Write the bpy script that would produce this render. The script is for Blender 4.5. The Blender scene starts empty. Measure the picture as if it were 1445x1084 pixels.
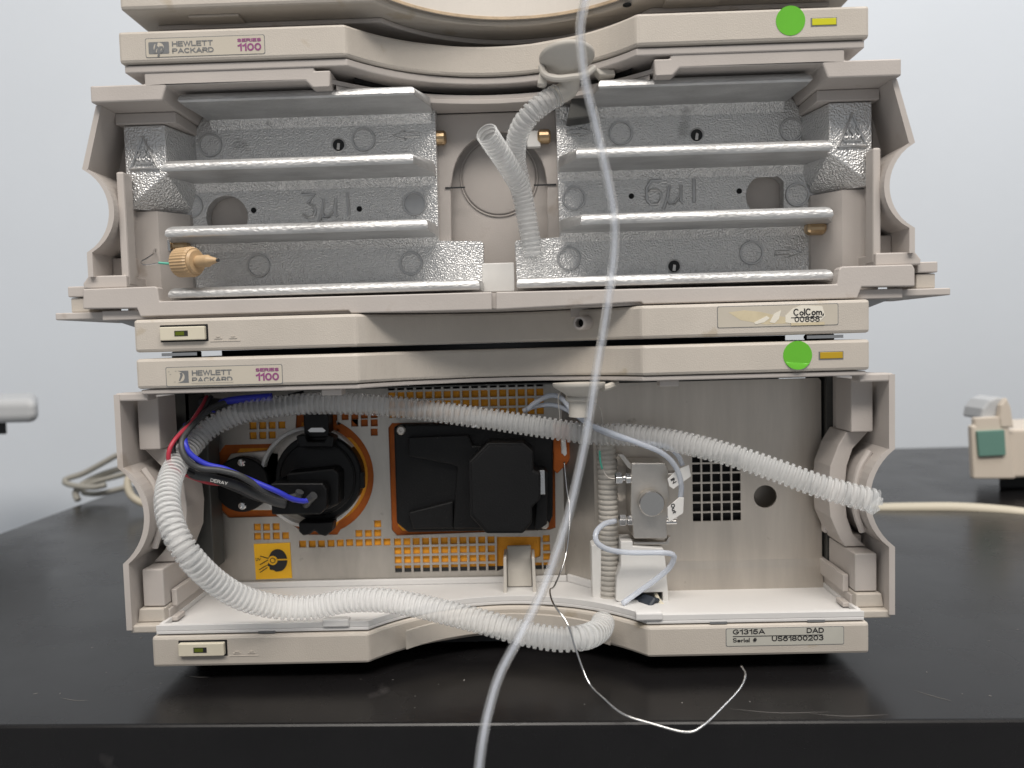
import bpy, bmesh, math, random
from mathutils import Vector, Matrix
from mathutils.geometry import tessellate_polygon
random.seed(7)
S = 0.001                                   # shapes are given in millimetres
R = math.radians
scene = bpy.context.scene
col = scene.collection

# ------------------------------------------------------------------ camera
cam = bpy.data.objects.new('camera', bpy.data.cameras.new('camera'))
col.objects.link(cam)
scene.camera = cam
cam.data.sensor_width = 36
cam.data.lens = 36 * 1072 / 1445
cam.data.clip_start = 0.01
cam.data.clip_end = 20
_rz = Matrix.Rotation(R(1.066), 3, 'Z'); _rx = Matrix.Rotation(R(-3.098), 3, 'X'); _ry = Matrix.Rotation(R(1.567), 3, 'Y')
_m = (_rz @ _rx @ _ry) @ Matrix.Rotation(R(90), 3, 'X')
cam.matrix_world = Matrix.Translation(Vector((11.34, -332.8, -6.64)) * S) @ _m.to_4x4()
cam.data.dof.use_dof = True
cam.data.dof.focus_distance = 0.352
cam.data.dof.aperture_fstop = 9.0
scene.render.resolution_x = 1024
scene.render.resolution_y = 768

# ------------------------------------------------------------------ light
world = bpy.data.worlds.new('World'); scene.world = world
world.use_nodes = True
bg = world.node_tree.nodes['Background']
bg.inputs[0].default_value = (0.93, 0.96, 1.0, 1)
bg.inputs[1].default_value = 0.30

def area(name, loc, target, sx, sy, power, colour):
    ld = bpy.data.lights.new(name, 'AREA'); ld.shape = 'RECTANGLE'
    ld.size = sx; ld.size_y = sy; ld.energy = power; ld.color = colour
    o = bpy.data.objects.new(name, ld); col.objects.link(o)
    o.location = loc
    o.rotation_euler = (Vector(target) - Vector(loc)).to_track_quat('-Z', 'Y').to_euler()
    return o
# fluorescent ceiling fixtures of the laboratory, above and in front of the bench
area('ceiling_lamp', (0.2, -0.50, 1.55), (0.05, -0.12, 0.0), 1.4, 0.6, 11, (1.0, 0.94, 0.86))
area('ceiling_lamp', (-0.55, -1.5, 1.95), (0.0, 0.0, 0.05), 1.3, 0.5, 35, (1.0, 0.94, 0.87))
area('ceiling_lamp', (0.85, -1.4, 1.95), (0.0, 0.0, 0.05), 1.3, 0.5, 26, (1.0, 0.94, 0.87))
area('ceiling_lamp', (0.9, -0.1, 1.75), (0.7, 0.4, 0.0), 1.2, 0.5, 12, (0.95, 0.97, 1.0))

scene.view_settings.view_transform = 'Standard'
scene.view_settings.look = 'None'
scene.view_settings.exposure = 0.0
scene.view_settings.gamma = 1.0

# ------------------------------------------------------------------ materials
MATS = {}
def mat(name, colour, rough=0.5, metal=0.0, bump=0.0, bscale=400.0, var=0.0, vscale=30.0, stretch=None,
        trans=0.0, alpha=1.0, emit=None, coat=0.0, ior=1.45, rvar=0.0, spec=None, sss=0.0, spots=None, detail=3.0, bdist=0.0006):
    m = bpy.data.materials.new(name); m.use_nodes = True
    nt = m.node_tree; b = nt.nodes['Principled BSDF']
    b.inputs['Base Color'].default_value = (*colour, 1)
    b.inputs['Roughness'].default_value = rough
    b.inputs['Metallic'].default_value = metal
    b.inputs['IOR'].default_value = ior
    b.inputs['Transmission Weight'].default_value = trans
    b.inputs['Alpha'].default_value = alpha
    b.inputs['Coat Weight'].default_value = coat
    if spec is not None: b.inputs['Specular IOR Level'].default_value = spec
    if sss:
        b.inputs['Subsurface Weight'].default_value = sss
        b.inputs['Subsurface Radius'].default_value = (0.004, 0.004, 0.004)
    if emit:
        b.inputs['Emission Color'].default_value = (*emit[0], 1); b.inputs['Emission Strength'].default_value = emit[1]
    N = nt.nodes.new; K = nt.links.new
    geo = None
    if bump or var or rvar or spots:
        tc = N('ShaderNodeNewGeometry'); mp = N('ShaderNodeMapping')
        K(tc.outputs['Position'], mp.inputs['Vector'])
        if stretch: mp.inputs['Scale'].default_value = stretch
    if bump:
        n = N('ShaderNodeTexNoise'); n.inputs['Scale'].default_value = bscale; n.inputs['Detail'].default_value = detail
        K(mp.outputs[0], n.inputs['Vector'])
        bp = N('ShaderNodeBump'); bp.inputs['Strength'].default_value = min(1, bump); bp.inputs['Distance'].default_value = bdist
        K(n.outputs['Fac'], bp.inputs['Height']); K(bp.outputs[0], b.inputs['Normal'])
    if var:
        n2 = N('ShaderNodeTexNoise'); n2.inputs['Scale'].default_value = vscale; n2.inputs['Detail'].default_value = 6; n2.inputs['Roughness'].default_value = 0.65
        K(mp.outputs[0], n2.inputs['Vector'])
        cr = N('ShaderNodeValToRGB')
        cr.color_ramp.elements[0].position = 0.3; cr.color_ramp.elements[1].position = 0.7
        lo = tuple(c * (1 - var) for c in colour); hi = tuple(min(1, c * (1 + var * 0.6)) for c in colour)
        cr.color_ramp.elements[0].color = (*lo, 1); cr.color_ramp.elements[1].color = (*hi, 1)
        K(n2.outputs['Fac'], cr.inputs['Fac'])
        out = cr.outputs[0]
        if spots:                                        # sparse marks with a shape of their own
            n3 = N('ShaderNodeTexNoise'); n3.inputs['Scale'].default_value = spots[1]; n3.inputs['Detail'].default_value = 4
            K(tc.outputs['Position'], n3.inputs['Vector'])
            c3 = N('ShaderNodeValToRGB'); c3.color_ramp.elements[0].position = spots[2]; c3.color_ramp.elements[1].position = spots[2] + 0.06
            K(n3.outputs['Fac'], c3.inputs['Fac'])
            mx = N('ShaderNodeMixRGB'); mx.inputs[2].default_value = (*spots[0], 1)
            ml = N('ShaderNodeMath'); ml.operation = 'MULTIPLY'; ml.inputs[1].default_value = spots[3]
            K(c3.outputs[0], ml.inputs[0]); K(ml.outputs[0], mx.inputs[0]); K(out, mx.inputs[1]); out = mx.outputs[0]
        K(out, b.inputs['Base Color'])
    if rvar:
        n4 = N('ShaderNodeTexNoise'); n4.inputs['Scale'].default_value = vscale * 1.7; n4.inputs['Detail'].default_value = 5
        K(mp.outputs[0], n4.inputs['Vector'])
        mr = N('ShaderNodeMapRange'); mr.inputs['To Min'].default_value = max(0.02, rough - rvar); mr.inputs['To Max'].default_value = rough + rvar
        K(n4.outputs['Fac'], mr.inputs['Value']); K(mr.outputs[0], b.inputs['Roughness'])
    MATS[name] = m
    return m
mat('beige', (0.525, 0.48, 0.425), 0.5, bump=0.22, bscale=1700, var=0.10, vscale=16, spots=((0.40, 0.33, 0.23), 60, 0.66, 0.55))
mat('beige_switch', (0.66, 0.61, 0.49), 0.4, var=0.05, vscale=60)
mat('pinkish', (0.50, 0.46, 0.43), 0.45, bump=0.12, bscale=1500, var=0.09, vscale=14, spots=((0.34, 0.28, 0.23), 55, 0.67, 0.5))
mat('tray_white', (0.69, 0.68, 0.67), 0.42, bump=0.08, bscale=500, var=0.05, vscale=22, spots=((0.45, 0.43, 0.41), 38, 0.68, 0.35))
mat('door_cream', (0.66, 0.615, 0.56), 0.42, bump=0.1, bscale=1500, var=0.06, vscale=20, spots=((0.50, 0.38, 0.24), 45, 0.64, 0.4))
mat('plate_label', (0.53, 0.485, 0.41), 0.35, var=0.04, vscale=50)
mat('label_grey', (0.50, 0.49, 0.44), 0.35, var=0.05, vscale=70)
mat('ink_grey', (0.17, 0.175, 0.18), 0.5, var=0.12, vscale=400)
mat('ink_plum', (0.27, 0.07, 0.20), 0.5, var=0.15, vscale=400)
mat('ink_black', (0.018, 0.018, 0.02), 0.5)
mat('cast', (0.72, 0.72, 0.718), 0.38, metal=0.75, bump=1.0, bscale=1250, var=0.07, vscale=420, rvar=0.06, detail=0.8, bdist=0.0007, spots=((0.30, 0.30, 0.30), 40, 0.70, 0.5))
mat('cast_fin', (0.60, 0.60, 0.598), 0.48, metal=0.72, bump=0.5, bscale=950, bdist=0.0005, detail=0.8, var=0.22, vscale=60, rvar=0.1, stretch=(0.5, 1, 1))
mat('cast_mark', (0.56, 0.56, 0.56), 0.34, metal=0.75, bump=0.2, bscale=600)  # darker than the casting: edge shade of raised marks put into the colour
mat('steel_sheet', (0.50, 0.47, 0.43), 0.40, metal=0.75, bump=0.12, bscale=300, var=0.16, vscale=60, stretch=(1, 1, 0.25), rvar=0.08, spots=((0.16, 0.14, 0.12), 120, 0.68, 0.5))
mat('steel_warm', (0.60, 0.55, 0.49), 0.40, metal=0.75, bump=0.12, bscale=300, var=0.12, vscale=80, stretch=(1, 1, 0.12), rvar=0.08, spots=((0.2, 0.16, 0.12), 95, 0.70, 0.55))
mat('dark_sheet', (0.10, 0.10, 0.095), 0.5, metal=0.6, var=0.15)
mat('steel', (0.62, 0.60, 0.57), 0.25, metal=1.0)
mat('steel_satin', (0.62, 0.585, 0.54), 0.38, metal=0.85, bump=0.15, bscale=900, var=0.1, vscale=90)
mat('steel_polish', (0.66, 0.655, 0.65), 0.14, metal=1.0)
mat('brass', (0.55, 0.40, 0.24), 0.3, metal=1.0, var=0.15, vscale=200)
mat('foam_amber', (0.90, 0.38, 0.03), 0.75, bump=0.4, bscale=900, var=0.18, vscale=70)
mat('foam_brown', (0.46, 0.11, 0.012), 0.7, bump=0.4, bscale=700, var=0.25, vscale=60)
mat('black_plastic', (0.004, 0.004, 0.0045), 0.42, spec=0.35, bump=0.15, bscale=900, rvar=0.06, var=0.2)
mat('black_satin', (0.006, 0.006, 0.0065), 0.5, spec=0.35, bump=0.25, bscale=1100, var=0.2)
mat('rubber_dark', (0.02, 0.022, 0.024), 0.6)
mat('navy_rubber', (0.025, 0.032, 0.045), 0.5)
mat('void', (0.006, 0.006, 0.007), 0.8)  # near-black colour for the darkness inside openings
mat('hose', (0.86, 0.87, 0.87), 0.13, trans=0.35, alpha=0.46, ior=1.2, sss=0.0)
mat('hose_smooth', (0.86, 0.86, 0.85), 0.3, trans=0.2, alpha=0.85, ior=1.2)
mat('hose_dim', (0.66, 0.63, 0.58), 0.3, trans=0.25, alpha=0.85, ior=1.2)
mat('clear_tube', (0.93, 0.95, 0.98), 0.07, trans=0.7, alpha=0.30, ior=1.33)
mat('tube_core', (0.70, 0.75, 0.85), 0.2, alpha=0.22)
mat('thin_tube', (0.74, 0.79, 0.88), 0.12, trans=0.45, alpha=0.85, ior=1.3)
mat('cable_red', (0.42, 0.035, 0.06), 0.42)
mat('cable_blue', (0.035, 0.045, 0.50), 0.38)
mat('cable_black', (0.018, 0.018, 0.02), 0.42)
mat('cable_grey', (0.055, 0.057, 0.06), 0.45, var=0.15, vscale=150)
mat('cable_beige', (0.52, 0.47, 0.37), 0.5)
mat('cable_putty', (0.27, 0.26, 0.23), 0.5)
mat('green_sticker', (0.13, 0.46, 0.035), 0.28, var=0.04, vscale=80)
mat('yellow_sticker', (0.92, 0.50, 0.012), 0.35, var=0.03)
mat('lamp_yellow', (0.58, 0.56, 0.02), 0.3)
mat('lamp_amber', (0.46, 0.30, 0.02), 0.3)
mat('lamp_green', (0.10, 0.13, 0.01), 0.2)
mat('teal_print', (0.08, 0.40, 0.30), 0.4)
mat('peek', (0.50, 0.345, 0.195), 0.42, var=0.06, vscale=200)
mat('tag_white', (0.72, 0.71, 0.69), 0.4, var=0.04)
mat('white_plastic', (0.70, 0.69, 0.67), 0.4, var=0.05, vscale=60)
mat('grey_bracket', (0.56, 0.53, 0.48), 0.45, var=0.05, vscale=60)
mat('stain', (0.52, 0.40, 0.27), 0.6, var=0.3, vscale=120)
mat('glue', (0.60, 0.52, 0.36), 0.35, var=0.1, vscale=120)
mat('paper', (0.74, 0.70, 0.61), 0.5)
mat('bench', (0.009, 0.0085, 0.009), 0.26, spec=0.36, bump=0.05, bscale=160, var=0.3, vscale=14, rvar=0.10, spots=((0.06, 0.055, 0.055), 26, 0.68, 0.5))
mat('wall', (0.60, 0.64, 0.69), 0.75, bump=0.25, bscale=60, var=0.02, vscale=4)
mat('device_cream', (0.60, 0.53, 0.45), 0.45)
mat('device_grey', (0.44, 0.45, 0.46), 0.45)
mat('lcd', (0.13, 0.25, 0.21), 0.25)

# ------------------------------------------------------------------ helpers
WL = {}                                     # world position of every object with children
class M:
    """collects shapes in millimetres; build() links them as ONE mesh object"""
    def __init__(s): s.v = []; s.f = []
    def add(s, vs, fs):
        n = len(s.v); s.v += [tuple(p) for p in vs]; s.f += [tuple(i + n for i in q) for q in fs]; return s
    def box(s, x0, x1, y0, y1, z0, z1):
        return s.add([(x0,y0,z0),(x1,y0,z0),(x1,y1,z0),(x0,y1,z0),(x0,y0,z1),(x1,y0,z1),(x1,y1,z1),(x0,y1,z1)],
                     [(0,3,2,1),(4,5,6,7),(0,1,5,4),(1,2,6,5),(2,3,7,6),(3,0,4,7)])
    def prism(s, poly, a, b, fn, holes=()):
        """poly extruded from a to b; fn(u, v, t) gives the 3-D point"""
        loops = [list(poly)] + [list(h) for h in holes]
        flat = [p for l in loops for p in l]; n = len(flat)
        vs = [fn(u, v, a) for u, v in flat] + [fn(u, v, b) for u, v in flat]
        fs = []
        P0 = loops[0]; sg = [(P0[i][0]-P0[i-1][0])*(P0[(i+1) % len(P0)][1]-P0[i][1]) - (P0[i][1]-P0[i-1][1])*(P0[(i+1) % len(P0)][0]-P0[i][0]) for i in range(len(P0))]
        if holes or (min(sg) < -1e-6 and max(sg) > 1e-6):        # concave: triangles
            tri = tessellate_polygon([[Vector((u, v, 0)) for u, v in l] for l in loops])
            fs += [tuple(t) for t in tri] + [tuple(i + n for i in reversed(t)) for t in tri]
        else:
            fs += [tuple(range(n)), tuple(reversed(range(n, 2 * n)))]
        k = 0
        for l in loops:
            m = len(l)
            for i in range(m):
                j = (i + 1) % m; fs.append((k + i, k + j, n + k + j, n + k + i))
            k += m
        return s.add(vs, fs)
    def py(s, poly, y0, y1, holes=()): return s.prism(poly, y0, y1, lambda u, v, t: (u, t, v), holes)
    def pz(s, poly, z0, z1, holes=()): return s.prism(poly, z0, z1, lambda u, v, t: (u, v, t), holes)
    def px(s, poly, x0, x1): return s.prism(poly, x0, x1, lambda u, v, t: (t, u, v))
    def loft(s, loops, closed=True, caps=True):
        m = len(loops[0]); fs = []; n = len(loops)
        vs = [p for l in loops for p in l]
        for a in range(n - 1):
            for i in range(m if closed else m - 1):
                j = (i + 1) % m; fs.append((a*m+i, a*m+j, a*m+m+j, a*m+m+i))
        if caps: fs += [tuple(reversed(range(m))), tuple(range((n-1)*m, n*m))]
        return s.add(vs, fs)
    def tube(s, path, r, n=10, caps=True, flat=1.0):
        path = [Vector(p) for p in path]; k = len(path)
        rr = r if isinstance(r, (list, tuple)) else [r] * k
        up = None; loops = []
        for i, p in enumerate(path):
            t = (path[min(k-1, i+1)] - path[max(0, i-1)])
            if t.length < 1e-9: t = Vector((0, 0, 1))
            t.normalize()
            if up is None: up = t.orthogonal().normalized()
            up = (up - t * up.dot(t)); up = up.normalized() if up.length > 1e-6 else t.orthogonal().normalized()
            w = t.cross(up)
            loops.append([p + (up * math.cos(2*math.pi*q/n) + w * math.sin(2*math.pi*q/n) * flat) * rr[i] for q in range(n)])
        return s.loft(loops, True, caps)
    def lathe(s, prof, o, axis=(0, -1, 0), n=32, caps=True):
        """prof: (radius, distance along axis)"""
        o = Vector(o); a = Vector(axis).normalized(); u = a.orthogonal().normalized(); w = a.cross(u)
        if abs(a.y) > 0.9: u = Vector((1, 0, 0)); u = (u - a*u.dot(a)).normalized(); w = a.cross(u)
        return s.loft([[o + a*t + (u*math.cos(2*math.pi*q/n) + w*math.sin(2*math.pi*q/n))*r for q in range(n)] for r, t in prof], True, caps)
    def ring(s, c, r, t, n=28, depth=0.6):
        """flat raised ring facing the front"""
        x, y, z = c
        return s.lathe([(r - t/2, 0), (r - t/4, depth), (r + t/4, depth), (r + t/2, 0)], (x, y, z), (0, -1, 0), n, caps=False)
    def build(s, name, m, parent=None, bevel=0.0, smooth=False, seg=2, angle=35):
        lo = [min(p[i] for p in s.v) for i in range(3)]; hi = [max(p[i] for p in s.v) for i in range(3)]
        c = Vector([(lo[i] + hi[i]) / 2 for i in range(3)]) * S
        if parent is None: c.z = lo[2] * S
        me = bpy.data.meshes.new(name)
        bm = bmesh.new()
        vv = [bm.verts.new(Vector(p) * S - c) for p in s.v]
        for f in s.f:
            try: bm.faces.new([vv[i] for i in f])
            except ValueError: pass
        bmesh.ops.recalc_face_normals(bm, faces=bm.faces[:])
        bm.to_mesh(me); bm.free()
        me.materials.append(MATS[m])
        if smooth:
            for p in me.polygons: p.use_smooth = True
            me.set_sharp_from_angle(angle=R(angle))
        o = bpy.data.objects.new(name, me); col.objects.link(o)
        if parent is not None:
            o.parent = parent; o.location = c - WL[parent]
        else: o.location = c
        WL[o] = c
        if bevel:
            b = o.modifiers.new('Bevel', 'BEVEL'); b.width = bevel * S; b.segments = seg; b.limit_method = 'ANGLE'; b.angle_limit = R(40)
        return o

def thing(name, label, cat, loc, group=None):
    o = bpy.data.objects.new(name, None); col.objects.link(o)
    o.empty_display_size = 0.02
    o.location = Vector(loc) * S; WL[o] = Vector(loc) * S
    o['label'] = label; o['category'] = cat
    if group: o['group'] = group
    return o
def tag(o, label, cat=None, group=None):
    o['label'] = label
    if cat: o['category'] = cat
    if group: o['group'] = group
    return o
def structure(o): o['kind'] = 'structure'; return o

def spline(pts, step=2.0):
    """smooth curve through the points, evenly resampled"""
    P = [Vector(p) for p in pts]
    if len(P) == 2: P = [P[0], P[0].lerp(P[1], 0.5), P[1]]
    Q = [2*P[0]-P[1]] + P + [2*P[-1]-P[-2]]
    dense = []
    for i in range(1, len(Q) - 2):
        a, b, c, d = Q[i-1:i+3]
        n = max(4, int((c - b).length / step * 4))
        for k in range(n):
            t = k / n
            dense.append(0.5*((2*b) + (c-a)*t + (2*a-5*b+4*c-d)*t*t + (3*b-a-3*c+d)*t**3))
    dense.append(P[-1])
    out = [dense[0]]; acc = 0; nxt = step
    for p, q in zip(dense, dense[1:]):
        L0 = (q - p).length
        while acc + L0 >= nxt and L0 > 0:
            out.append(p.lerp(q, (nxt - acc) / L0)); nxt += step
        acc += L0
    if (out[-1] - dense[-1]).length > step * 0.3: out.append(dense[-1])
    return out
def hose(pts, r, pitch=2.85, depth=0.85, n=20, open_ends=True):
    """corrugated hose: rounded ridges with narrow valleys"""
    prof = [(0.0, 0.0), (0.13, 0.0), (0.17, 0.8), (0.25, 1.0), (0.67, 1.0), (0.75, 0.8), (0.79, 0.0)]
    path = spline(pts, pitch / 24)
    N = len(path); m = M(); pp = []; rr = []
    i = 0; k = 0
    while True:
        for t, h in prof:
            j = int((k + t) * 24)
            if j >= N: break
            pp.append(path[j]); rr.append(r - depth + depth * h)
        else:
            k += 1; continue
        break
    m.tube(pp, rr, n, caps=False)
    return m
def circ(cx, cy, r, n=24, a0=0, a1=360):
    full = abs(a1 - a0) >= 359.9
    return [(cx + r*math.cos(R(a0 + (a1-a0)*i/(n if full else n-1))), cy + r*math.sin(R(a0 + (a1-a0)*i/(n if full else n-1)))) for i in range(n)]
def rrect(x0, x1, z0, z1, r, n=5):
    p = []
    for cx, cz, a in ((x1-r, z1-r, 0), (x0+r, z1-r, 90), (x0+r, z0+r, 180), (x1-r, z0+r, 270)):
        p += [(cx + r*math.cos(R(a + 90*i/n)), cz + r*math.sin(R(a + 90*i/n))) for i in range(n+1)]
    return p
def mirror(poly): return [(-a, b) for a, b in poly]
def _arc(cx, cy, rx, ry, a0, a1, n=10):
    return [(cx + rx*math.cos(R(a0 + (a1-a0)*k/n)), cy + ry*math.sin(R(a0 + (a1-a0)*k/n))) for k in range(n + 1)]
_P = [(0, 0), (0, 1), (.40, 1)] + _arc(.40, .73, .26, .27, 90, -90, 8)[1:] + [(0, .46)]
_O = _arc(.34, .5, .34, .5, 90, 450, 20)
GLYPH = {                                     # centre lines of the printed letters: (advance width, strokes)
 'H': (.7, [[(0,0),(0,1)],[(.7,0),(.7,1)],[(0,.52),(.7,.52)]]), 'E': (.62, [[(.62,1),(0,1),(0,0),(.62,0)],[(0,.52),(.56,.52)]]),
 'W': (1.0, [[(0,1),(.24,0),(.5,1),(.76,0),(1,1)]]), 'L': (.56, [[(0,1),(0,0),(.56,0)]]), 'T': (.66, [[(0,1),(.66,1)],[(.33,1),(.33,0)]]),
 'P': (.66, [_P]), 'A': (.76, [[(0,0),(.38,1),(.76,0)],[(.14,.3),(.62,.3)]]), 'C': (.74, [_arc(.38,.5,.38,.5,48,312,16)]),
 'K': (.68, [[(0,0),(0,1)],[(.64,1),(.02,.4)],[(.24,.6),(.68,0)]]), 'R': (.68, [_P, [(.38,.46),(.68,0)]]),
 'D': (.70, [[(0,0),(0,1),(.32,1)] + _arc(.32,.5,.38,.5,90,-90,10)[1:] + [(0,0)]]), 'I': (.0, [[(0,0),(0,1)]]), 'N': (.68, [[(0,0),(0,1),(.68,0),(.68,1)]]),
 'S': (.62, [_arc(.31,.745,.30,.255,30,270,12) + _arc(.31,.245,.31,.245,90,-150,12)[1:]]), 'G': (.76, [_arc(.38,.5,.38,.5,48,350,18) + [(.76,.46),(.44,.46)]]),
 'U': (.66, [[(0,1),(0,.33)] + _arc(.33,.33,.33,.33,180,360,10)[1:] + [(.66,1)]]), 'V': (.70, [[(0,1),(.35,0),(.70,1)]]), 'O': (.68, [_O]), '0': (.60, [_arc(.30,.5,.30,.5,90,450,20)]),
 '1': (.30, [[(0,.76),(.16,.83),(.30,1),(.30,0)]]), '2': (.58, [_arc(.29,.70,.28,.30,165,-35,10) + [(0,0),(.58,0)]]),
 '3': (.58, [_arc(.28,.75,.27,.25,150,-90,10) + _arc(.28,.26,.30,.26,90,-150,10)[1:]]), '5': (.58, [[(.52,1),(.10,1),(.04,.52)] + _arc(.28,.32,.30,.32,130,-150,12)]),
 '6': (.60, [_arc(.30,.32,.30,.32,90,450,16), [(.0,.32),(.02,.62),(.14,.92),(.32,1),(.52,.9)]]), '8': (.60, [_arc(.30,.75,.26,.25,90,450,14), _arc(.30,.25,.30,.25,90,450,14)]),
 '7': (.56, [[(0,1),(.56,1),(.2,0)]]), '9': (.60, [_arc(.30,.68,.30,.32,90,450,16), [(.60,.68),(.58,.35),(.44,.06),(.28,0),(.06,.1)]]),
 'a': (.50, [_arc(.25,.25,.25,.25,0,360,14), [(.50,.5),(.50,0)]]), 'l': (.0, [[(0,0),(0,1)]]), 'r': (.30, [[(0,0),(0,.52)],[(0,.34),(.12,.48),(.30,.52)]]),
 'e': (.50, [[(.02,.27),(.50,.27)] + _arc(.25,.26,.25,.26,5,310,14)]), 'i': (.0, [[(0,0),(0,.54)],[(0,.78),(0,.92)]]), '#': (.62, [[(.14,0),(.26,1)],[(.38,0),(.50,1)],[(0,.34),(.56,.34)],[(.06,.66),(.62,.66)]]),
 'o': (.52, [_arc(.26,.27,.26,.27,90,450,16)]), 'm': (.78, [[(0,0),(0,.54)],[(0,.36),(.1,.5),(.24,.54),(.36,.46),(.39,.3),(.39,0)],[(.39,.36),(.5,.5),(.63,.54),(.75,.46),(.78,.3),(.78,0)]]),
 'u': (.48, [[(0,.54),(0,.2),(.08,.04),(.24,0),(.40,.06),(.48,.2)],[(.48,.54),(.48,0)]]), 't': (.28, [[(.12,.8),(.12,.12),(.18,.02),(.28,0)],[(0,.54),(.28,.54)]]), ',': (.06, [[(.06,.06),(0,-.16)]]),
 'h': (.48, [[(0,0),(0,1)],[(0,.36),(.12,.52),(.28,.56),(.42,.48),(.48,.32),(.48,0)]]), 'p': (.50, [[(0,-.4),(0,.56)], _arc(.25,.28,.25,.28,90,450,14)]), 'Y': (.68, [[(0,1),(.34,.46),(.68,1)],[(.34,.46),(.34,0)]]), ' ': (.3, [])}
def lettering(name, body, m, parent, x, y, z, height, width=None, bold=0.0, shear=0.0, rot=None, gap=0.24, **kw):
    """flat printed lettering facing the front; x,z = lower left corner in mm"""
    t = height * (0.125 + 0.32*bold)
    strokes = []; cx = 0
    for ch in body:
        w, st = GLYPH[ch]
        strokes += [[(cx + a + shear*b, b) for a, b in q] for q in st]
        cx += w + gap
    xs = [p[0] for q in strokes for p in q]; ys = [0, 1]
    sy = height - t; sx = (width - t)/(max(xs) - min(xs)) if width else sy
    x0 = min(xs); out = M(); k = 0
    for q in strokes:
        P = [Vector(((a - x0)*sx + t/2, b*sy + t/2)) for a, b in q]
        closed = (P[0] - P[-1]).length < 1e-4
        if not closed:
            d0 = (P[0]-P[1]).normalized(); d1 = (P[-1]-P[-2]).normalized()
            P[0] = P[0] + d0*t*0.5; P[-1] = P[-1] + d1*t*0.5
        lf = []; rt = []; n = len(P)
        for i in range(n):
            if closed: a, b = P[(i-1) % (n-1)], P[(i+1) % (n-1)]
            else: a, b = P[max(0, i-1)], P[min(n-1, i+1)]
            d1 = (P[i]-a).normalized() if (P[i]-a).length > 1e-9 else (b-P[i]).normalized()
            d2 = (b-P[i]).normalized() if (b-P[i]).length > 1e-9 else d1
            n1 = Vector((-d1.y, d1.x)); n2 = Vector((-d2.y, d2.x)); nn = n1 + n2
            nn = nn.normalized() if nn.length > 1e-6 else n1
            sc = 1/max(0.45, nn.dot(n1))
            lf.append(P[i] + nn*t/2*sc); rt.append(P[i] - nn*t/2*sc)
        def pt(p):
            a, b = p.x, p.y
            if rot: a, b = a*math.cos(R(rot)) - b*math.sin(R(rot)), a*math.sin(R(rot)) + b*math.cos(R(rot))
            return (x + a, y - 0.012*(k % 5), z + b)
        out.loft([[pt(p) for p in lf], [pt(p) for p in rt]], closed=False, caps=False)
        k += 1
    return out.build(name, m, parent)

# front outline of the bars, seen from above: straight ends, a round bay in the middle
def bay(off=0.0, x0=62.5, d=30.0, n=28):
    rr = (x0*x0 + d*d) / (2*d); cy = d - rr
    a = math.asin(x0 / rr)
    pts = []
    for i in range(n + 1):
        t = -a + 2*a*i/n
        pts.append((math.sin(t) * (rr - 0), cy + math.cos(t)*rr + off))
    return pts
def bar_outline(w, off=0.0, back=60.0):
    return [(-w, off)] + bay(off) + [(w, off), (w, back), (-w, back)]

# ================================================================== SETTING
bench = M()
prof = [(0, -193), (0, -158.4), (0.25, -157.2), (0.8, -156.5), (1.6, -156.2), (9, -156.2)]
def bench_front(x): return -41.3 - 0.024 * (x - 2)
loops = []
for x in (-437, -150, 150, 900):
    f = bench_front(x)
    loops.append([(x, f + u, z) for u, z in prof] + [(x, 648, -156.2), (x, 648, -193)])
bench.loft(loops)
structure(bench.build('bench_top', 'bench'))
structure(M().box(-2200, 2200, 652, 760, -900, 1500).build('wall', 'wall'))
structure(M().box(-2200, 2200, -900, 651, -960, -901).build('floor', 'device_grey'))

# ================================================================== UPPER MODULE (only its underside and lower front show)
up = thing('upper_module', 'beige instrument module at the top of the stack, cut off by the frame', 'instrument', (0, 150, 143.5))
def up_bay(off, hw=60, d=30): return [(x + 11, y) for x, y in bay(off, hw, d)]
def up_outline(w, off, back):
    return [(-w, off)] + up_bay(off) + [(w, off), (w, back), (-w, back)]
M().pz(up_outline(158.5, -2, 330), 140.3, 190).build('front_cover', 'beige', up, bevel=1.4)
M().pz(up_outline(150, 14, 330), 138.0, 140.2).build('base', 'pinkish', up, bevel=0.6)
M().pz(up_bay(-3.6, 57.5, 28.6) + up_bay(-2.2, 57.5, 28.6)[::-1], 142.0, 200).build('curved_door', 'door_cream', up, bevel=0.4)
M().pz(up_bay(-3.75, 57, 28.4) + up_bay(-3.3, 57, 28.4)[::-1], 141.6, 143.0).build('stained_edge', 'stain', up, bevel=0.15)
for x, y in ((-50, 34), (60, 20)):
    M().lathe([(1.9, 0), (1.9, 0.5), (1.2, 0.5), (1.0, 0.1)], (x, y - 10, 140.25), (0, 0, -1), 16).build('screw', 'rubber_dark', up)
for x0, x1 in ((-132, -110), (76, 100)):
    M().box(x0, x1, 5, 13, 139.2, 140.25).build('foot_pad', 'beige', up, bevel=0.3)

# ================================================================== COLUMN COMPARTMENT (upper open module)
cc = thing('column_compartment', 'open beige column compartment holding two ribbed cast aluminium heat blocks', 'instrument', (0, 150, -8))
M().pz(bar_outline(161, 0, 380), 118.6, 132.2).build('top_bar', 'beige', cc, bevel=1.3)
M().pz(bar_outline(159.6, 1.6, 380), 115.0, 118.2).build('lower_lip', 'pinkish', cc, bevel=0.5)
M().pz(bar_outline(161, 0, 380), -6.4, 8.0).build('bottom_bar', 'beige', cc, bevel=1.3)
M().box(-158, 158, 60, 395, 8.3, 112.5).build('housing', 'dark_sheet', cc)
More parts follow.
